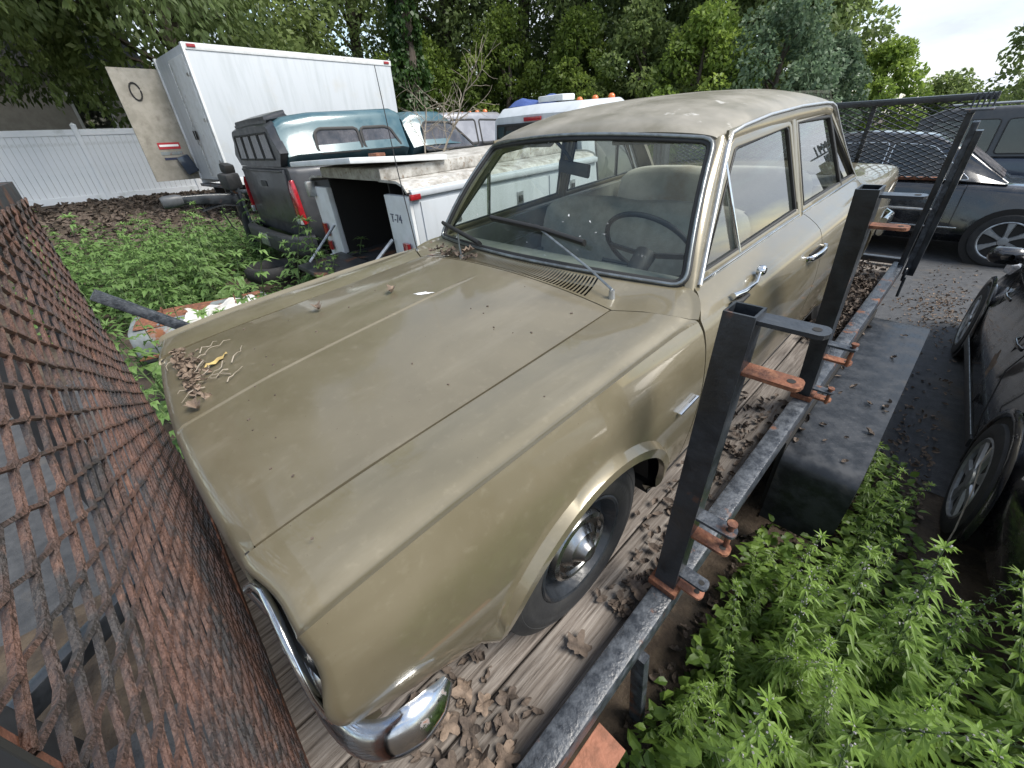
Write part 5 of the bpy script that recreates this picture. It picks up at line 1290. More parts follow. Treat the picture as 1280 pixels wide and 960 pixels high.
def far_suv():
    c = place('black_suv', 'glossy black suv parked crosswise behind the rear mesh gate', 'suv', -2.05, 10.45, R(-90), z=.006)
    st = [(0, .80, .80, .42, 1.0, .10), (.1, .90, .86, .34, 1.12, .12, .03), (.6, .95, .88, .30, 1.14, .12, .03), (2.6, .96, .90, .28, 1.12, .12, .03), (3.3, .95, .88, .28, 1.10, .12, .03), (4.3, .93, .80, .30, 1.04, .14, .03), (4.65, .85, .70, .34, .95, .14), (4.78, .70, .60, .40, .85, .12)]
    loft(st).build('body', 'black_paint', c, smooth=45)
    loft([(.18, .78, .66, 1.08, 1.62, .08), (.6, .84, .68, 1.08, 1.76, .10), (1.8, .85, .69, 1.08, 1.80, .10), (2.6, .85, .67, 1.08, 1.72, .09), (3.05, .84, .64, 1.06, 1.50, .07), (3.6, .80, .58, 1.05, 1.10, .04)]).build('cabin', 'black_paint', c, smooth=45)
    quad(MB(), [(-.60, 3.53, 1.16), (.60, 3.53, 1.16), (.56, 2.98, 1.57), (-.56, 2.98, 1.57)]).build('windshield', 'cap_glass', c, smooth=0)
    for sgn in (-1, 1):
        off = lambda z: .868 - .255 * (z - 1.10)
        for q in ([(.45, 1.14), (1.2, 1.14), (1.2, 1.62), (.6, 1.60)], [(1.28, 1.14), (2.1, 1.14), (2.1, 1.64), (1.28, 1.64)], [(2.16, 1.14), (3.2, 1.14), (2.65, 1.58), (2.16, 1.64)]):
            side_window(c, q, off, sgn=sgn, frame='chrome' if sgn > 0 else 'seal', th=.012)
        for y in (.95, 3.84):
            MB().lathe([(.44, .002), (.001, .002)], (sgn * .978, y, .37), 'x', 30, sign=sgn).build('arch_void', 'dark', c, smooth=0)
            modern_wheel(c, sgn * .90, y, .37, sgn, 6, rr=.72)
        MB().sweep([(sgn * .985, 1.4, .50), (sgn * .985, 3.3, .50)], rrect(.008, .020, .4), up=(0, 0, 1)).build('door_strip', 'chrome', c)
        for y in (1.25, 2.14, 3.2):
            MB().box((sgn * .984, y, .75), (.006, .008, .70)).build('door_gap', 'dark', c)
        MB().box((sgn * 1.06, 3.05, 1.22), (.20, .10, .15)).build('wing_mirror', 'black_paint', c, bevel=.03)
        MB().box((sgn * .68, 4.62, .82), (.26, .14, .14), rot=(0, 0, -sgn * .4)).build('headlight', 'clear_lens', c, bevel=.02)
    c2 = place('dark_van', 'dark blue van with a grey roof rack beyond the black suv', 'van', -.2, 14.6, R(-90), z=.006)
    loft([(0, .85, .80, .40, 1.15, .08), (.1, .95, .9, .3, 1.2, .1), (4.2, .95, .88, .3, 1.18, .1), (4.9, .85, .7, .35, 1.0, .12)]).build('body', 'blue_suv', c2, smooth=45)
    loft([(.05, .86, .78, 1.12, 1.90, .08), (.4, .88, .80, 1.12, 2.06, .08), (2.9, .88, .80, 1.12, 2.06, .08), (3.9, .84, .70, 1.10, 1.20, .05)]).build('cabin', 'grey_truck', c2, smooth=45)
    for sgn in (-1, 1):
        off = lambda z: .895 - .085 * (z - 1.12)
        for q in ([(.3, 1.25), (1.3, 1.25), (1.3, 1.85), (.3, 1.85)], [(1.4, 1.25), (2.4, 1.25), (2.4, 1.85), (1.4, 1.85)], [(2.5, 1.25), (3.5, 1.25), (3.0, 1.80), (2.5, 1.85)]):
            side_window(c2, q, off, sgn=sgn)
        for y in (.95, 3.9): modern_wheel(c2, sgn * .88, y, .35, sgn, 0)
        MB().tube([(sgn * .6, .4, 2.12), (sgn * .6, 2.9, 2.12)], .02, 8).build('roof_rack', 'alu', c2)
    c3 = place('silver_car', 'pale silver car seen through the mesh gate', 'car', -3.6, 13.0, R(-90), z=.006)
    loft([(0, .8, .75, .35, .95, .1), (.15, .88, .8, .28, 1.0, .1), (3.8, .88, .8, .28, .95, .1), (4.5, .75, .6, .34, .75, .1)]).build('body', 'silver_truck', c3, smooth=45)
    loft([(.5, .76, .6, .95, 1.05, .05), (1.0, .78, .62, .95, 1.45, .1), (2.4, .78, .62, .95, 1.48, .1), (3.4, .74, .55, .92, 1.0, .05)]).build('cabin', 'dark_glass', c3, smooth=45)
    loft([(1.0, .60, .58, 1.44, 1.50, .03), (2.4, .60, .58, 1.46, 1.52, .03)]).build('roof', 'silver_truck', c3, smooth=45)
    for sgn in (-1, 1):
        for y in (.85, 3.6): modern_wheel(c3, sgn * .80, y, .32, sgn, 0)
far_suv()

def text_mesh(name, body, size, m, parent, matrix):
    cu = bpy.data.curves.new(name, 'FONT'); cu.body = body; cu.size = size; cu.extrude = .0015; cu.align_x = 'LEFT'
    tmp = bpy.data.objects.new(name, cu); COL.objects.link(tmp)
    me = bpy.data.meshes.new_from_object(tmp.evaluated_get(bpy.context.evaluated_depsgraph_get()))
    bpy.data.objects.remove(tmp); me.materials.clear(); me.materials.append(MATS[m])
    o = inst(name, me, parent); o.matrix_local = matrix; return o
def basis(o, x, y, z):
    m = Matrix((x, y, z)).transposed().to_4x4(); m.translation = o; return m

def service_truck():
    X0, X1, Y0, Y1 = -3.98, -1.86, 2.05, 4.55; W = (X1 - X0) / 2; cx = (X0 + X1) / 2; g = gz(cx)
    t = place('service_truck', 'white utility-body truck with open rear and lowered tailgate beside the sedan', 'truck', cx, Y0, 0, z=g, rx=R(2.2))
    zt = 1.60; zb = .62; cw = .42                         # local heights above the ground at the rear
    H = W
    for sgn in (-1, 1):
        side = MB().bbox((sgn * (H - .02) - .02, .03, zb), (sgn * (H - .02) + .02, 2.5, zt - .03)).build('side_wall', 'white_van', t, bevel=.004)
        # rear face of each compartment
        rp = MB().bbox((min(sgn * (H - cw), sgn * (H - .005)), 0.0, .42), (max(sgn * (H - cw), sgn * (H - .005)), .06, zt - .08)).build('rear_panel', 'white_dirty', t, bevel=.01)
        MB().bbox((min(sgn * (H - cw), sgn * (H - cw + .02)), .06, zb), (max(sgn * (H - cw), sgn * (H - cw + .02)), 2.45, zt)).build('inner_wall', 'dark', t, smooth=0)
        P = np.array([[(sgn * (H - cw - .02), y, zt + .02), (sgn * (H - .14), y, zt + .015), (sgn * (H - .05), y, zt - .01), (sgn * (H - .005), y, zt - .06)] for y in (-.01, 2.52)])
        MB().panel(P, .02, flip=(sgn < 0)).build('compartment_top', 'white_top', t, smooth=40)
        MB().sweep([(sgn * (H + .012), .02, zt - .065), (sgn * (H + .012), 2.5, zt - .065)], rrect(.035, .05, .3), up=(0, 0, 1)).build('edge_rail', 'white_van', t)
        MB().box((sgn * (H + .02), .05, zt - .085), (.03, .10, .045)).build('marker_lamp', 'red_lens', t, bevel=.008)
        for z, w_, h_ in ((1.07, .10, .14), (.89, .09, .10)):
            MB().sweep([(sgn * (H - .14), -.03, z - h_ / 2), (sgn * (H - .14), -.03, z + h_ / 2)], rrect(w_, .03, .45), up=(0, 1, 0)).build('tail_lamp', 'red_lens', rp, bevel=None)
        for y0, y1 in ((.10, .80), (.84, 1.66), (1.70, 2.44)):
            dr = MB().bbox((sgn * (H + .004) - .008, y0, zb + .03), (sgn * (H + .004) + .008, y1, zt - .13)).build('compartment_door', 'white_van', t, bevel=.004)
            MB().box((sgn * (H + .016), (y0 + y1) / 2, zt - .28), (.012, .085, .13)).build('latch_plate', 'alu', dr, bevel=.004)
            MB().box((sgn * (H + .026), (y0 + y1) / 2, zt - .28), (.012, .05, .055)).build('latch_pull', 'seal', dr, bevel=.003)
        modern_wheel(t, sgn * (H - .14), .95, .37, sgn, 0)
        modern_wheel(t, sgn * (H - .16), 4.2, .37, sgn, 0)
        MB().bbox((sgn * (H - .03) - .02, .0, .42), (sgn * (H - .03) + .02, .55, zb)).build('lower_skirt', 'white_dirty', t, smooth=0)
        MB().tube([(sgn * (H - cw + .02), -.02, 1.14), (sgn * (H - cw - .03), -.42, .83)], .016, 8).build('tailgate_strap', 'alu', t)
    iw = H - cw
    text_mesh('stencil', 'T-74', .10, 'faded_lettering', t, basis(Vector((H - cw + .05, -.004, zt - .30)), Vector((1, 0, 0)), Vector((0, 0, 1)), Vector((0, -1, 0))))
    MB().bbox((-iw, .02, .78), (iw, 2.45, .825)).build('bed_floor', 'plate_black', t, smooth=0)
    MB().bbox((-iw, 2.40, .60), (iw, 2.45, zt)).build('bulkhead', 'dark', t, smooth=0)
    MB().bbox((-iw - .02, .0, zt + .02), (iw + .02, 2.5, zt + .12)).build('bed_cover', 'white_top', t, bevel=.015)
    MB().box((-.02, .22, zt + .155), (2 * iw + .16, .95, .045), rot=(R(-4), R(-1.5), 0)).build('rear_hatch', 'white_dirty', t, bevel=.01)
    MB().box((.1, .30, zt + .20), (.16, .10, .03)).build('hatch_latch', 'rust', t, bevel=.006)
    tg = MB().box((-.04, -.27, .80), (2 * iw + .06, .52, .045), rot=(R(3), 0, 0)).build('tailgate', 'plate_black', t, bevel=.006)
    MB().bbox((-H + .02, -.035, .62), (H - .02, .05, .765)).build('rear_sill', 'white_dirty', t, bevel=.006)
    MB().bbox((-.45, -.02, .30), (.45, .04, .42)).build('step_bumper', 'rust', t, bevel=.006)
    MB().box((-H + .06, -.02, zt - .10), (.08, .12, .16)).build('work_lamp', 'alu', t, bevel=.02)
    # cab
    y0 = 2.58
    loft([(y0, .86, .84, .45, 1.18, .05), (y0 + .1, .90, .88, .40, 1.20, .06), (y0 + 1.5, .90, .88, .40, 1.18, .06), (y0 + 2.4, .88, .80, .42, 1.12, .08), (y0 + 2.7, .80, .7, .48, .95, .1)]).build('cab_body', 'white_van', t, smooth=45)
    loft([(y0 + .02, .84, .74, 1.16, 2.02, .07), (y0 + .15, .86, .76, 1.16, 2.12, .10), (y0 + .9, .86, .76, 1.16, 2.13, .10), (y0 + 1.2, .85, .73, 1.16, 2.02, .09), (y0 + 1.75, .80, .66, 1.14, 1.24, .05)]).build('cab_top', 'white_van', t, smooth=45)
    P = [(-.74, y0 - .004, 1.42), (.74, y0 - .004, 1.42), (.68, y0 + .008, 1.93), (-.68, y0 + .008, 1.93)]
    w = quad(MB(), P).build('rear_window', 'dark_glass', t, smooth=0)
    MB().sweep(P, rrect(.03, .015, .3), up=(0, -1, .1), closed=True).build('window_frame', 'seal', w, smooth=40)
    MB().box((0, y0 - .0, 1.98), (.30, .02, .045)).build('brake_lamp', 'red_lens', t, bevel=.006)
    for sgn in (-1, 1):
        off = lambda z: .872 - .118 * (z - 1.16)
        side_window(t, [(y0 + .25, 1.24), (y0 + 1.5, 1.24), (y0 + 1.12, 1.82), (y0 + .25, 1.84)], off, sgn=sgn)
    for x in (-.52, -.26, 0, .26, .52):
        MB().lathe([(.045, 0), (.042, .03), (.025, .05), (.001, .055)], (x, y0 + .95, 2.13), 'z', 14).build('clearance_lamp', 'amber', t, smooth=60)
    MB().box((.10, y0 + .35, 2.175), (.42, .24, .07)).build('light_bar', 'white_dirty', t, bevel=.02)
    # tarp folded on the cab roof
    P = []
    for i in range(13):
        row = []
        for j in range(7):
            u, v = i / 12, j / 6; e = math.sin(math.pi * v)**.5 * math.sin(math.pi * (.04 + .92 * u))**.4
            row.append((-.66 + .86 * u, y0 + .22 + .42 * v, 2.13 + e * (.07 + .055 * math.sin(u * 9 + .5) + .02 * math.sin(v * 8))))
        P.append(row)
    tp = MB().grid(np.array(P), flip=False).build('folded_tarp', 'blue_tarp', smooth=60, label='blue folded tarp lying on the white truck cab roof', cat='tarp'); tp.matrix_world = Matrix.Translation((cx, Y0, g)) @ Matrix.Rotation(R(2.2), 4, 'X')
    # dead branch thrown over the body
    mb = MB()
    def br(p, d, L, r, dep):
        q = [np.array(p)]
        for k in range(4): d = vnorm(d + rng.normal(0, .18, 3)); q.append(q[-1] + d * L / 4)
        mb.tube(q, np.linspace(r, r * .45, 5), 5)
        if dep:
            for k in (1, 2, 3, 4):
                for _ in range(2): br(q[k], vnorm(d + rng.normal(0, .75, 3)), L * .55, r * .45, dep - 1)
    br((-3.42, 3.45, g + 1.72), (.18, .45, .85), .75, .014, 2); br((-3.55, 3.30, g + 1.72), (-.10, .3, .9), .55, .010, 2)
    mb.build('dead_branch', 'twig', smooth=60, label='bare dead branch sticking up from the top of the white utility body', cat='branch')
service_truck()

def cap_pickup():
    cx, y0 = -5.60, 2.0; g = gz(cx); H = 1.16
    t = place('grey_pickup', 'dark grey pickup with a teal camper cap and red tail light', 'pickup truck', cx, y0, 0, z=g, rx=R(1.0))
    zt = 1.56
    body = loft([(0, H - .08, H - .10, .72, zt, .06), (.10, H, H - .04, .60, zt, .08, .02), (1.75, H, H - .04, .58, zt, .08, .02), (3.0, H, H - .06, .56, zt - .03, .08, .02), (3.9, H - .02, H - .12, .58, 1.46, .12), (4.7, H - .06, H - .2, .60, 1.32, .14), (5.0, .9, .8, .66, 1.15, .12)]).build('body', 'grey_truck', t, smooth=45)
    tg = MB().box((0, -.012, 1.21), (1.86, .05, .66)).build('tailgate', 'grey_truck', t, bevel=.012)
    MB().box((0, -.04, 1.36), (.24, .02, .07)).build('latch', 'plastic', tg, bevel=.006)
    MB().box((0, -.035, 1.52), (1.80, .03, .03)).build('top_fold', 'grey_truck', tg, bevel=.008)
    bp = MB()
    bp.sweep([(-H + .02, .05, .66), (-H + .06, -.10, .66), (-.85, -.20, .66), (-.4, -.22, .66), (.4, -.22, .66), (.85, -.20, .66), (H - .06, -.10, .66), (H - .02, .05, .66)], rrect(.12, .24, .25), up=(0, 0, 1))
    b = bp.build('rear_bumper', 'plastic', t, smooth=45)
    MB().box((0, -.285, .66), (.36, .012, .16)).build('plate_recess', 'alu', b, bevel=.004)
    for sgn in (-1, 1):
        MB().sweep([(sgn * (H - .105), -.005, .93), (sgn * (H - .10), -.02, 1.0), (sgn * (H - .10), -.02, 1.34), (sgn * (H - .11), -.01, 1.42)], rrect(.17 if sgn > 0 else .03, .07, .3), up=(0, 1, 0), scale=[1.0, 1.05, .85, .55]).build('tail_light', 'red_lens', t, smooth=45)
        MB().box((sgn * (H - .10), -.045, .965), (.15 if sgn > 0 else .05, .05, .09)).build('reverse_lamp', 'clear_lens', t, bevel=.01)
        for y in (1.15, 4.1): modern_wheel(t, sgn * (H - .15), y, .41, sgn, 0)
    # cap: black rear frame, teal shell
    loft([(.05, H - .10, .92, zt + .005, 2.02, .10), (.16, H - .09, .93, zt + .005, 2.08, .12), (.5, H - .09, .94, zt + .005, 2.12, .12), (1.62, H - .09, .94, zt + .005, 2.14, .12), (1.72, H - .10, .92, zt + .005, 2.10, .10)]).build('cap_shell', 'teal', t, smooth=45)
    loft([(-.03, H - .11, .88, zt + .01, 2.00, .14), (.06, H - .095, .915, zt + .01, 2.05, .14)]).build('cap_rear_frame', 'black_cap', t, smooth=45)
    loft([(.02, .75, .68, 2.02, 2.10, .04), (.26, .80, .74, 2.05, 2.16, .04)]).build('cap_spoiler', 'black_cap', t, smooth=45)
    for k in range(4):
        x0 = -.78 + k * .40; P = [(x0, -.035, zt + .09), (x0 + .36, -.035, zt + .09), (x0 * .93 + .33, -.033, 1.93), (x0 * .93, -.033, 1.93)]
        w = quad(MB(), P).build('cap_rear_pane', 'cap_glass', t, smooth=0)
        MB().sweep(P, rrect(.03, .02, .3), up=(0, -1, .1), closed=True).build('pane_frame', 'seal', w, smooth=40)
    off = lambda z: H - .075 - .235 * (z - zt)
    for sgn in (-1, 1):
        side_window(t, [(.42, 1.68), (1.02, 1.68), (1.02, 1.93), (.52, 1.94), (.45, 1.90)], off, m='cap_glass', sgn=sgn, th=.035)
        side_window(t, [(1.06, 1.68), (1.62, 1.68), (1.50, 1.90), (1.42, 1.93), (1.06, 1.93)], off, m='cap_glass', sgn=sgn, th=.035)
    # cab
    loft([(1.80, H - .10, .86, zt, 2.02, .09), (1.95, H - .09, .88, zt, 2.10, .11), (2.45, H - .09, .88, zt, 2.09, .11), (2.65, H - .10, .84, zt, 1.99, .10), (3.2, H - .16, .78, zt - .05, 1.58, .04)]).build('cab_top', 'teal', t, smooth=45)
    for sgn in (-1, 1):
        off2 = lambda z: H - .072 - .335 * (z - zt)
        side_window(t, [(1.98, 1.60), (2.92, 1.60), (2.56, 1.94), (2.06, 1.96)], off2, m='cap_glass', sgn=sgn, th=.03)
    bx = lambda y, z: basis(Vector((H + .012, y, z)), Vector((0, 1, 0)), Vector((0, 0, 1)), Vector((1, 0, 0)))
    text_mesh('decal', '4x4', .17, 'white_print', t, bx(.18, 1.33)); text_mesh('decal', 'OFF ROAD', .06, 'white_print', t, bx(.18, 1.25))
cap_pickup()

def silver_pickup():
    cx, y0 = -8.3, 5.55; g = gz(cx)
    t = place('silver_pickup', 'pale silver crew-cab pickup with amber roof lamps beyond the teal cap', 'pickup truck', cx, y0, 0, z=g)
    H = 1.06
    loft([(0, H, H - .05, .6, 1.45, .06), (.1, H, H - .04, .55, 1.45, .08), (3.6, H, H - .06, .55, 1.42, .08), (5.0, H - .1, .9, .6, 1.3, .12)]).build('body', 'silver_truck', t, smooth=45)
    loft([(-.05, H - .06, .88, 1.42, 2.06, .12), (.1, H - .06, .90, 1.42, 2.12, .12), (.78, H - .06, .90, 1.42, 2.12, .12)]).build('cap_shell', 'black_cap', t, smooth=45)
    loft([(.80, H - .06, .88, 1.42, 2.08, .10), (1.0, H - .06, .90, 1.42, 2.13, .12), (2.5, H - .06, .90, 1.42, 2.13, .12), (2.8, H - .08, .84, 1.42, 2.02, .1), (3.4, H - .14, .75, 1.40, 1.5, .05)]).build('cab_top', 'silver_truck', t, smooth=45)
    MB().box((.3, -.06, 2.02), (.5, .02, .05)).build('brake_lamp', 'red_lens', t)
    for sgn in (-1, 1):
        off = lambda z: H - .035 - .22 * (z - 1.42)
        for q in ([(.9, 1.50), (1.70, 1.50), (1.70, 1.98), (1.0, 1.98)], [(1.82, 1.50), (2.9, 1.50), (2.55, 1.96), (1.82, 1.98)]):
            side_window(t, q, off, m='cap_glass', sgn=sgn, th=.04)
        for y in (.7, 3.9): modern_wheel(t, sgn * (H - .14), y, .40, sgn, 0)
    for x in (-.6, -.3, 0, .3, .6):
        MB().lathe([(.06, 0), (.055, .04), (.03, .065), (.001, .07)], (x, 2.3, 2.13), 'z', 14).build('clearance_lamp', 'amber', t, smooth=60)
silver_pickup()

def box_truck():
    x1, x0, ya, yb = -10.8, -13.15, 2.62, 7.55; cx = (x0 + x1) / 2; g = gz(cx); W = (x1 - x0) / 2
    t = place('box_truck', 'tall white box truck with one rear door swung open', 'truck', -11.97, 2.518, R(5), z=g)
    zb, zt = 1.42 - g, 3.92 - g; L = yb - ya
    MB().bbox((-W, 0, zb), (W, L, zt)).build('cargo_box', 'white_van', t, bevel=.02)
    for sgn in (-1, 1):
        MB().bbox((sgn * W - .015, -.01, zt - .10), (sgn * W + .015, L + .01, zt + .015)).build('top_rail', 'white_dirty', t, bevel=.005)
        MB().bbox((sgn * W - .02, -.012, zb - .10), (sgn * W + .02, L + .012, zb + .06)).build('bottom_rail', 'white_dirty', t, bevel=.005)
        MB().bbox((sgn * (W - .03) - .055, -.03, zb), (sgn * (W - .03) + .055, .02, zt + .012)).build('corner_post', 'white_dirty', t, bevel=.008)
        MB().bbox((sgn * (W + .004) - .012, L * .13, zb + .02), (sgn * (W + .004) + .012, L * .14, zt - 1.55)).build('side_seam', 'white_dirty', t, smooth=0)
        for y in (.14, L - .14): MB().box((sgn * (W + .022), y, zt - .035), (.025, .16, .055)).build('marker_lamp', 'red_lens', t, bevel=.008)
    bm = MB().lathe([(.028, 0), (.024, .012), (.001, .018)], (0, 0, 0), 'x', 10).mesh('rivet', 'alu', 60)
    for k in range(9): inst('rivet', bm, t, loc=(W + .001, .62 + .50 * k, zt - 1.42))
    # rear frame, closed door, open door
    MB().bbox((-W + .08, .03, zb + .05), (W - .08, .06, zt - .1)).build('rear_opening', 'dark', t, smooth=0)
    d = MB().bbox((-.02, -.045, zb + .06), (W - .10, .0, zt - .16)).build('closed_door', 'white_dirty', t, bevel=.006)
    for z in (zb + .4, zb + 1.2, zb + 2.0): MB().box((W - .13, -.055, z), (.14, .02, .06)).build('hinge', 'alu', d, bevel=.004)
    MB().tube([(.10, -.075, zb + .1), (.10, -.075, zt - .22)], .014, 8).build('lock_rod', 'alu', d)
    MB().tube([(.14, -.09, zb + .75), (.20, -.12, zb + .75), (.20, -.12, zb + 1.15), (.14, -.09, zb + 1.15)], .012, 6).build('grab_handle', 'alu', d)
    MB().box((.10, -.09, zb + .95), (.10, .05, .18)).build('lock_box', 'dark', d, bevel=.006)
    o = MB().bbox((-W - .02, -.98, zb + .02), (-W + .025, -.02, zt - .18)).build('open_door', 'door_beige', t, bevel=.006)
    zc = (zb + zt) / 2
    ringp = [(-W + .033, -.62 + .10 * math.cos(a), zt - .62 + .17 * math.sin(a)) for a in np.linspace(.3, 6.4, 17)]
    MB().tube(ringp, .016, 6).build('cable_loop', 'seal', o)
    MB().box((-W + .029, -.42, zb + .78), (.006, .46, .14)).build('warning_sticker', 'red_print', o)
    MB().box((-W + .033, -.42, zb + .785), (.004, .40, .045)).build('sticker_line', 'white_print', o)
    MB().box((-W + .029, -.42, zb + .62), (.006, .46, .07)).build('data_sticker', 'galv', o)
    MB().box((-W + .029, -.42, zb + .50), (.006, .40, .05)).build('data_sticker', 'lettering', o)
    MB().box((-W + .09, -.20, zb + .35), (.10, .30, .42), rot=(.3, 0, 0)).build('hanging_bag', 'blue_suv', o, bevel=.05)
    MB().bbox((-W + .1, -.10, zb - .16), (W - .1, .10, zb - .09)).build('rear_step', 'rail_steel', t, bevel=.006)
    for sgn in (-1, 1):
        MB().sweep([(sgn * .42, .0, zb - .22), (sgn * .42, L + 1.9, zb - .22)], rrect(.07, .2, .1), up=(0, 0, 1)).build('chassis_rail', 'black_steel', t)
        for y in (1.2, L + 1.0): modern_wheel(t, sgn * (W - .30), y, .40, sgn, 0, rim='white_dirty')
    loft([(L + .10, 1.0, .98, .45, 1.35, .06), (L + 1.0, 1.0, .95, .42, 1.35, .08), (L + 2.2, .95, .8, .45, 1.2, .1)]).build('cab', 'white_van', t, smooth=45)
    loft([(L + .12, .96, .85, 1.33, 2.05, .08), (L + .8, .96, .85, 1.33, 2.10, .1), (L + 1.5, .9, .75, 1.33, 1.45, .05)]).build('cab_top', 'white_van', t, smooth=45)
box_truck()

# ------------------------------------------------------------------ things in the weed patch
def yard_things():
    # black hoist by the box truck
    x, y = -7.2, 1.86; g = gz(x)
    h = place('engine_hoist', 'black hoist post with a grey-capped arm standing in front of the box truck', 'hoist', x, y, 0)
    k = lambda z: z - g
    MB().sweep([(0, 0, 0), (0, .02, k(1.62))], rrect(.11, .12, .15), up=(0, 1, 0)).build('post', 'black_steel', h)
    MB().sweep([(.0, .0, k(1.33)), (0, -.45, k(1.38)), (0, -.80, k(1.40))], rrect(.10, .15, .2), up=(0, 0, 1), scale=[1.2, 1.0, .8]).build('arm', 'black_steel', h, smooth=50)
    MB().sweep([(0, -.74, k(1.40)), (0, -.80, k(1.40)), (0, -.96, k(1.39)), (0, -1.01, k(1.385))], rrect(.20, .17, .35, 4), up=(0, 0, 1), scale=[.8, 1, 1.05, .8]).build('end_cap', 'grey_plastic', h, smooth=50)
    MB().box((0, .0, k(1.60)), (.26, .24, .24), rot=(.1, .1, .3)).build('motor_head', 'plastic', h, bevel=.05)
    MB().box((0, .02, k(1.78)), (.20, .16, .14), rot=(0, .2, .2)).build('motor_cover', 'seal', h, bevel=.04)
    MB().sweep([(0, -.05, k(1.45)), (.10, .22, k(1.42))], rrect(.09, .06, .3), up=(0, 0, 1)).build('handle', 'rail_steel', h)
    P = np.array([[(a, b, k(1.27) - .10 * abs(b + .25) * 2) for a in (-.10, .10)] for b in np.linspace(-.55, 0, 6)])
    MB().panel(P, .02).build('under_tray', 'black_cap', h)
    for q in (-.52, -.30, -.12):
        MB().tube([(0, q, k(1.32)), (.03, q + .04, k(1.12)), (.0, q + .09, k(.92)), (.02, q + .14, k(.86))], .012, 6).build('cable', 'seal', h)
    for s in (-1, 1): MB().sweep([(0, .05, .03), (s * .3, -.75, .03)], rrect(.07, .05, .2), up=(0, 0, 1)).build('foot', 'black_steel', h)
    MB().tube([(.10, .08, .02), (.08, .05, k(1.5))], .025, 8).build('ram', 'rail_steel', h)
    # rusty tank on blocks with a rag
    x, y = -3.72, .50; g = gz(x)
    T = thing('rusty_tank', 'galvanised fuel tank with rusty straps lying in the weeds beyond the hood', 'tank', loc=(x, y, g), rz=R(-8))
    body = MB().sweep([(0, -.60, .34), (0, -.56, .34), (0, .56, .34), (0, .60, .34)], rrect(.66, .32, .35, 5), up=(0, 0, 1), scale=[.9, 1, 1, .9]).build('shell', 'galv', T, smooth=40)
    P = np.array([[(a, b, .505 + .012 * math.sin(a * 9) * math.sin(b * 7)) for a in np.linspace(-.26, .26, 7)] for b in np.linspace(-.55, .55, 9)])
    MB().grid(P, flip=True).build('rusted_top', 'rust', T, smooth=60)
    for b in (-.34, .30):
        MB().sweep([(s * .338 if abs(s) == 1 else s * .24, b, z) for s, z in ((1, .20), (1, .42), (.99, .46), (1.0 - .001 + .0, .47))] + [(.24, b, .522), (-.24, b, .522)] + [(-.338, b, .44), (-.338, b, .20)], rrect(.05, .012, .3), up=(0, 1, 0)).build('strap', 'rust', T, smooth=40)
    MB().sweep([(.345, -.60, .26), (.345, .60, .26)], rrect(.02, .03, .3), up=(0, 0, 1)).build('seam', 'rust', T)
    for b in (-.45, .0, .45):
        MB().box((0, b, .085), (.70, .14, .17)).build('wood_block', 'wood', T, bevel=.01)
    P = []
    for i in range(19):
        row = []
        for j in range(15):
            u, v = i / 18, j / 14
            yy = -.16 + .62 * u + .05 * math.sin(v * 5) - .10 * (v > .6) * u; xx = .02 + .40 * v + .05 * math.sin(u * 7)
            z = .535 + .018 * math.sin(u * 21 + v * 6) + .014 * math.sin(v * 17 - u * 5)
            over = max(0, xx - .30); 
            if over: z -= over * (1.5 + .5 * math.sin(u * 12)); xx = .335 + over * .22 + .018 * math.sin(u * 16)
            endo = max(0, yy - .58); z -= endo * 1.4
            row.append((xx, yy, z))
        P.append(row)
    c = MB().grid(np.array(P), flip=True).build('white_rag', 'cloth', smooth=60, label='crumpled white rag draped over the rusty tank', cat='cloth'); c.location = (x, y, g); c.rotation_euler = (0, 0, R(-8))
    # old tyre lying flat
    x, y = -5.35, 1.62
    MB().lathe([(.20, .10), (.26, .02), (.33, .01), (.36, .05), (.37, .11), (.36, .17), (.33, .205), (.26, .20), (.20, .12), (.20, .10)], (0, 0, 0), 'z', 40).build('discarded_tire', 'rubber', smooth=40, label='old black tire lying in the weeds below the utility truck tailgate', cat='tire').location = (x, y, gz(x) + .16)
    # grey toolbox seen through the front gate
    tb = thing('toolbox', 'pale grey box in front of the trailer, seen through the front mesh', 'box', matrix=M_TR)
    MB().box((.48, -.62, .34), (.62, .36, .34)).build('box_body', 'grey_plastic', tb, bevel=.02)
    MB().box((.48, -.62, .53), (.64, .38, .05)).build('lid', 'galv', tb, bevel=.015)
    MB().box((.48, -.62, .055), (.50, .30, .23)).build('mount', 'black_steel', tb, bevel=.01)
yard_things()

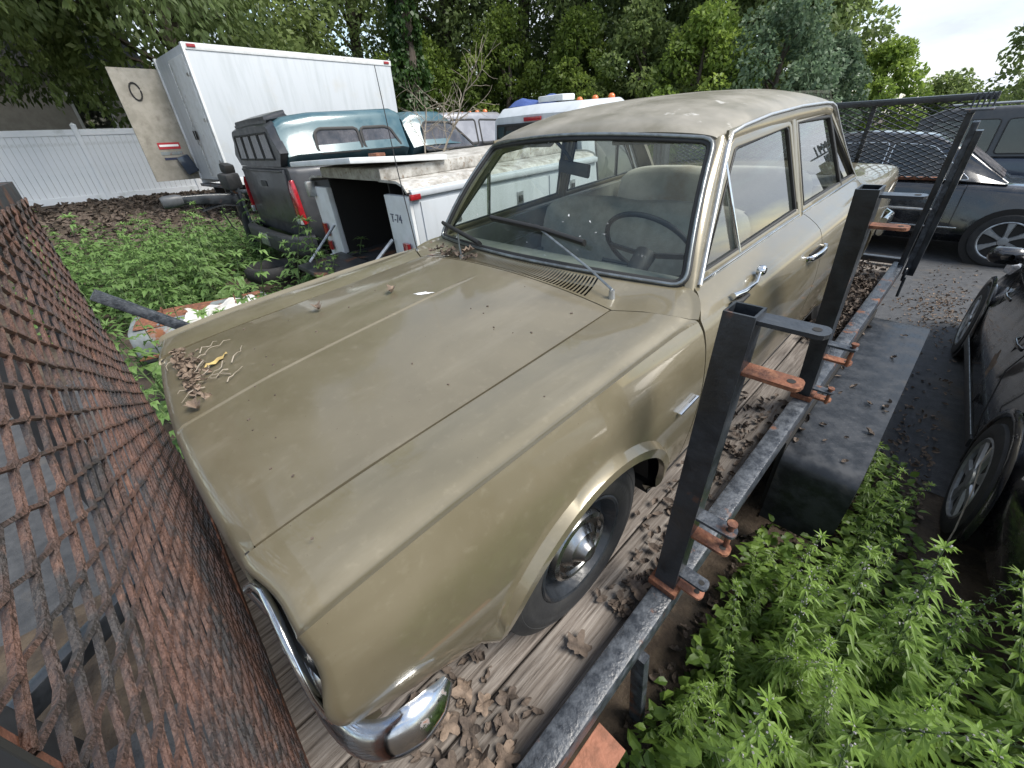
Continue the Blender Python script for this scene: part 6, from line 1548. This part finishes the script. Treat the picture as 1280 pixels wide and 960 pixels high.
# ------------------------------------------------------------------ fence, house and trees
def make_fence():
    x = -17.4; zb = .93 - .10; h = 1.93; sp = 2.44; f = thing('vinyl_fence', 'long white vinyl privacy fence behind the weed patch', 'fence', loc=(x, 0, gz(x)))
    g = gz(x); zl = zb - g
    pm = MB().sweep([(0, 0, 0), (0, 0, 2.02)], rrect(.13, .13, .12), up=(0, 1, 0)).mesh('post', 'vinyl', 40)
    cm = MB().lathe([(.105, 0), (.10, .02), (.0, .075)], (0, 0, 0), 'z', 4).mesh('post_cap', 'vinyl', 0)
    tm = MB().bbox((-.03, .065, 1.78), (.03, sp - .065, 1.93)).mesh('top_rail', 'vinyl', 0, bevel=.006)
    bm = MB().bbox((-.03, .065, .06), (.03, sp - .065, .24)).mesh('bottom_rail', 'vinyl', 0, bevel=.006)
    nb = 16; w = (sp - .13) / nb
    bd = MB().bbox((-.012, .003, .23), (.012, w - .003, 1.79)).mesh('board', 'vinyl', 0, bevel=.003)
    mid = MB().bbox((-.022, -.02, .23), (.022, .02, 1.79)).mesh('mid_post', 'vinyl', 0)
    for k in range(-4, 7):
        y = .50 + k * sp
        p = inst('post', pm, f, loc=(0, y, zl)); inst('post_cap', cm, p, loc=(0, 0, 2.02), rot=(0, 0, R(45)))
        if k == 6: break
        inst('top_rail', tm, f, loc=(0, y, zl)); inst('bottom_rail', bm, f, loc=(0, y, zl))
        for q in range(nb): inst('board', bd, f, loc=(0, y + .065 + q * w, zl))
    hs = place('neighbour_house', 'grey neighbour house with dark windows behind the white fence', 'house', -29, -2.5, 0)
    MB().bbox((-4, -6, 0), (4, 6, 3.6)).build('wall', 'siding', hs, smooth=0)
    MB().prism([(-4.4, 3.5), (4.4, 3.5), (0, 6.2)], 'y', -6.4, 6.4).build('roof', 'shingle', hs, smooth=0)
    for y in (-4, 0, 4):
        w_ = MB().box((4.03, y, 2.1), (.06, 1.2, 1.3)).build('window', 'vinyl', hs); MB().box((4.06, y, 2.1), (.06, 1.0, 1.1)).build('pane', 'dark_glass', w_)
make_fence()

def make_trees():
    T = make_tree
    # belt of trees behind the parked trucks, left to right
    belt = [
        (-24.5, 13.5, 14, 4.2, 'tree_mid', 'leafy mid-green tree behind the box truck front end'),
        (-21.5, 17.5, 15, 4.0, 'tree_mid', 'tall green tree behind the ivy column'),
        (-18.5, 20.0, 16, 4.4, 'tree_dark', 'dark tall tree above the silver pickup'),
        (-15.0, 20.5, 16, 4.2, 'tree_mid', 'mid-green tree behind the blue tarp'),
        (-12.2, 22.5, 17, 4.4, 'tree_dark', 'dark green tree above the amber roof lamps'),
        (-9.6, 22.0, 16, 3.9, 'tree_dark', 'dense dark tree above the sedan windshield'),
        (-7.2, 23.0, 15, 3.8, 'tree_mid', 'mid-green tree above the sedan roof'),
        (-6.3, 25.0, 13, 2.6, 'tree_mid', 'rounded tree at the right end of the tall belt'),
    ]
    for i, (x, y, h, r, m, lab) in enumerate(belt):
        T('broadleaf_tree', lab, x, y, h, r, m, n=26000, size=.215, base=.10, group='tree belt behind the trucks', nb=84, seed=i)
    und = [(-20.0, 14.0, 5.5, 2.4, 'tree_lime', 'yellow-green shrub beside the box truck'), (-16.2, 16.6, 6.0, 2.3, 'tree_lime', 'bright lime shrub behind the silver pickup'), (-12.6, 17.5, 5.6, 2.2, 'tree_lime', 'lime-green bush behind the white truck cab'), (-9.9, 18.2, 5.8, 2.1, 'tree_mid', 'green bush behind the amber roof lamps'),
           (-7.6, 18.6, 5.2, 2.0, 'tree_lime', 'bright bush above the windshield corner'), (-5.2, 19.6, 5.4, 2.2, 'tree_blue', 'blue-green spruce-like bush above the sedan roof'), (-3.9, 21.0, 4.2, 1.6, 'tree_blue', 'bluish bush at the right of the tree belt'),
           (-2.9, 24.5, 4.3, 1.5, 'tree_lime', 'pale lime tree below the open sky'), (-1.4, 30.0, 3.3, 2.0, 'tree_mid', 'low round bush beyond the rear mesh gate'), (1.4, 33.0, 3.3, 2.2, 'tree_mid', 'low hedge bush far beyond the black suv'), (-22.8, 10.0, 6, 2.6, 'tree_mid', 'green shrub behind the box truck')]
    for i, (x, y, h, r, m, lab) in enumerate(und):
        T('shrub', lab, x, y, h, r, m, n=10500, size=.175, base=.04, group='shrubs under the tree belt', nb=44, seed=40 + i)
    T('broadleaf_tree', 'feathery tree at the far right edge of the sky', 1.7, 27.0, 7.6, 2.0, 'tree_mid', n=4200, size=.22, base=.36, nb=26, seed=77)
    # ivy clad trunk
    x, y = -17.6, 12.2; t = thing('ivy_column', 'tall trunk wrapped in dark ivy next to the box truck', 'tree', loc=(x, y, gz(x)))
    MB().tube([(0, 0, 0), (.1, 0, 5), (.0, .1, 12)], [.35, .3, .2], 10).build('trunk', 'bark', t, smooth=60)
    n = 9000; z = rng.uniform(.2, 12.5, n); a = rng.uniform(0, 6.28, n); rr = (.75 + .35 * np.sin(z * 1.3) * np.cos(a * 2) + .15 * np.sin(z * 4)) * (1 - z / 26) * (.7 + .3 * rng.random(n))
    C = np.stack([np.cos(a) * rr, np.sin(a) * rr, z], 1); d = np.stack([np.cos(a) * .4, np.sin(a) * .4, -np.ones(n)], 1) + rng.normal(0, .35, (n, 3))
    leaf_cloud('ivy', C, d, .20 * rng.uniform(.6, 1.2, n), rng.random(n) * .7, 'ivy', t, aspect=.85)
    # the big overhanging tree at the left: trunk behind the fence, boughs reaching over it
    x, y = -19.6, -3.0; t = thing('overhanging_tree', 'big dark tree overhanging the white fence and the box truck', 'tree', loc=(x, y, gz(x)))
    mb = MB(); mb.tube([(0, 0, 0), (.2, .2, 3), (.5, .4, 7), (.4, 1, 12)], [.55, .45, .35, .12], 10)
    rs = np.random.default_rng(5); blobs = []
    for i in range(84):
        a = rs.uniform(-1.5, 1.9); R_ = rs.uniform(1.5, 8.6); zc = rs.uniform(4.6, 13.0) - .12 * R_
        cx_, cy_ = math.cos(a) * R_ * .95, math.sin(a) * R_ + 1.5
        b = rs.uniform(1.0, 1.9); blobs.append((cx_, cy_, max(zc, 3.9), b, b, b * .75))
        if i % 5 == 0: mb.tube([(.3, .3, 4 + (i % 4)), (cx_ * .5, cy_ * .5, zc * .75 + 1.2), (cx_, cy_, zc)], [.20, .12, .03], 6)
    for cy_ in np.linspace(-7, 5, 9): blobs.append((-1.5 + rs.uniform(-1, 1), cy_, rs.uniform(3.0, 8.5), 1.7, 1.7, 1.8))
    mb.build('trunk', 'bark', t, smooth=60)
    C, d, tn = crown_points(blobs, 90000, .35); d = d * .35 + rng.normal(size=d.shape) * .35; d[:, 2] -= .9; d[:, 0] += .25
    keep = C[:, 2] > 2.6
    leaf_cloud('crown', C[keep], d[keep], .20 * rng.uniform(.6, 1.35, keep.sum()), tn[keep] - .12, 'tree_dark', t, aspect=.42)
    # hanging sprays
    hb = []
    for (hx, hy, z1, z0) in ((1.6, 3.9, 4.2, 1.9), (1.7, 4.15, 4.0, 2.2), (2.2, 5.1, 4.6, 3.2), (5.8, 3.0, 5.4, 3.9), (6.2, 4.4, 5.3, 3.9), (6.6, 5.2, 5.2, 3.9), (5.4, 1.2, 5.0, 3.3), (5.0, -.2, 4.6, 3.0), (4.4, -1.0, 4.4, 2.8), (3.2, 2.6, 4.4, 2.5), (2.6, 3.2, 4.2, 2.3)):
        for z in np.linspace(z0, z1, 7): hb.append((hx + rs.normal() * .12, hy + rs.normal() * .12 + (z1 - z) * .10, z, .10 + .16 * (z - z0), .10 + .16 * (z - z0), .22))
    C, d, tn = crown_points(hb, 5200, .1); d = rng.normal(size=d.shape) * .45; d[:, 2] -= 1.0
    leaf_cloud('hanging_sprays', C, d, .17 * rng.uniform(.6, 1.3, len(C)), tn * .8 + .25, 'tree_mid', t, aspect=.45)
    # second and third trees beyond the fence
    T('broadleaf_tree', 'mid-green tree above the box truck roof', -21.5, 4.6, 15, 4.8, 'tree_mid', n=22000, size=.26, base=.12, nb=60, seed=90)
    T('broadleaf_tree', 'dark tree closing the gap behind the fence', -24.5, -7.5, 13, 5.0, 'tree_dark', n=16000, size=.30, base=.10, nb=50, seed=91)
    T('broadleaf_tree', 'tall dark tree far behind the box truck roof', -28.5, 9.0, 17, 5.2, 'tree_dark', n=15000, size=.34, base=.10, nb=50, seed=92)
    T('broadleaf_tree', 'tall dark tree far behind the fence', -29.5, .5, 17, 5.4, 'tree_dark', n=15000, size=.34, base=.10, nb=50, seed=93)
    T('broadleaf_tree', 'dark tall tree in the back row behind the ivy column', -25.0, 20.0, 18, 5.0, 'tree_dark', n=14000, size=.34, base=.10, nb=50, seed=94)
    T('broadleaf_tree', 'dark tall tree in the back row above the white cab', -15.5, 26.5, 18, 5.2, 'tree_dark', n=14000, size=.34, base=.10, nb=50, seed=95)
    T('broadleaf_tree', 'dark tall tree in the back row above the sedan roof', -8.5, 28.5, 17, 4.6, 'tree_dark', n=12000, size=.34, base=.10, nb=46, seed=96)
make_trees()
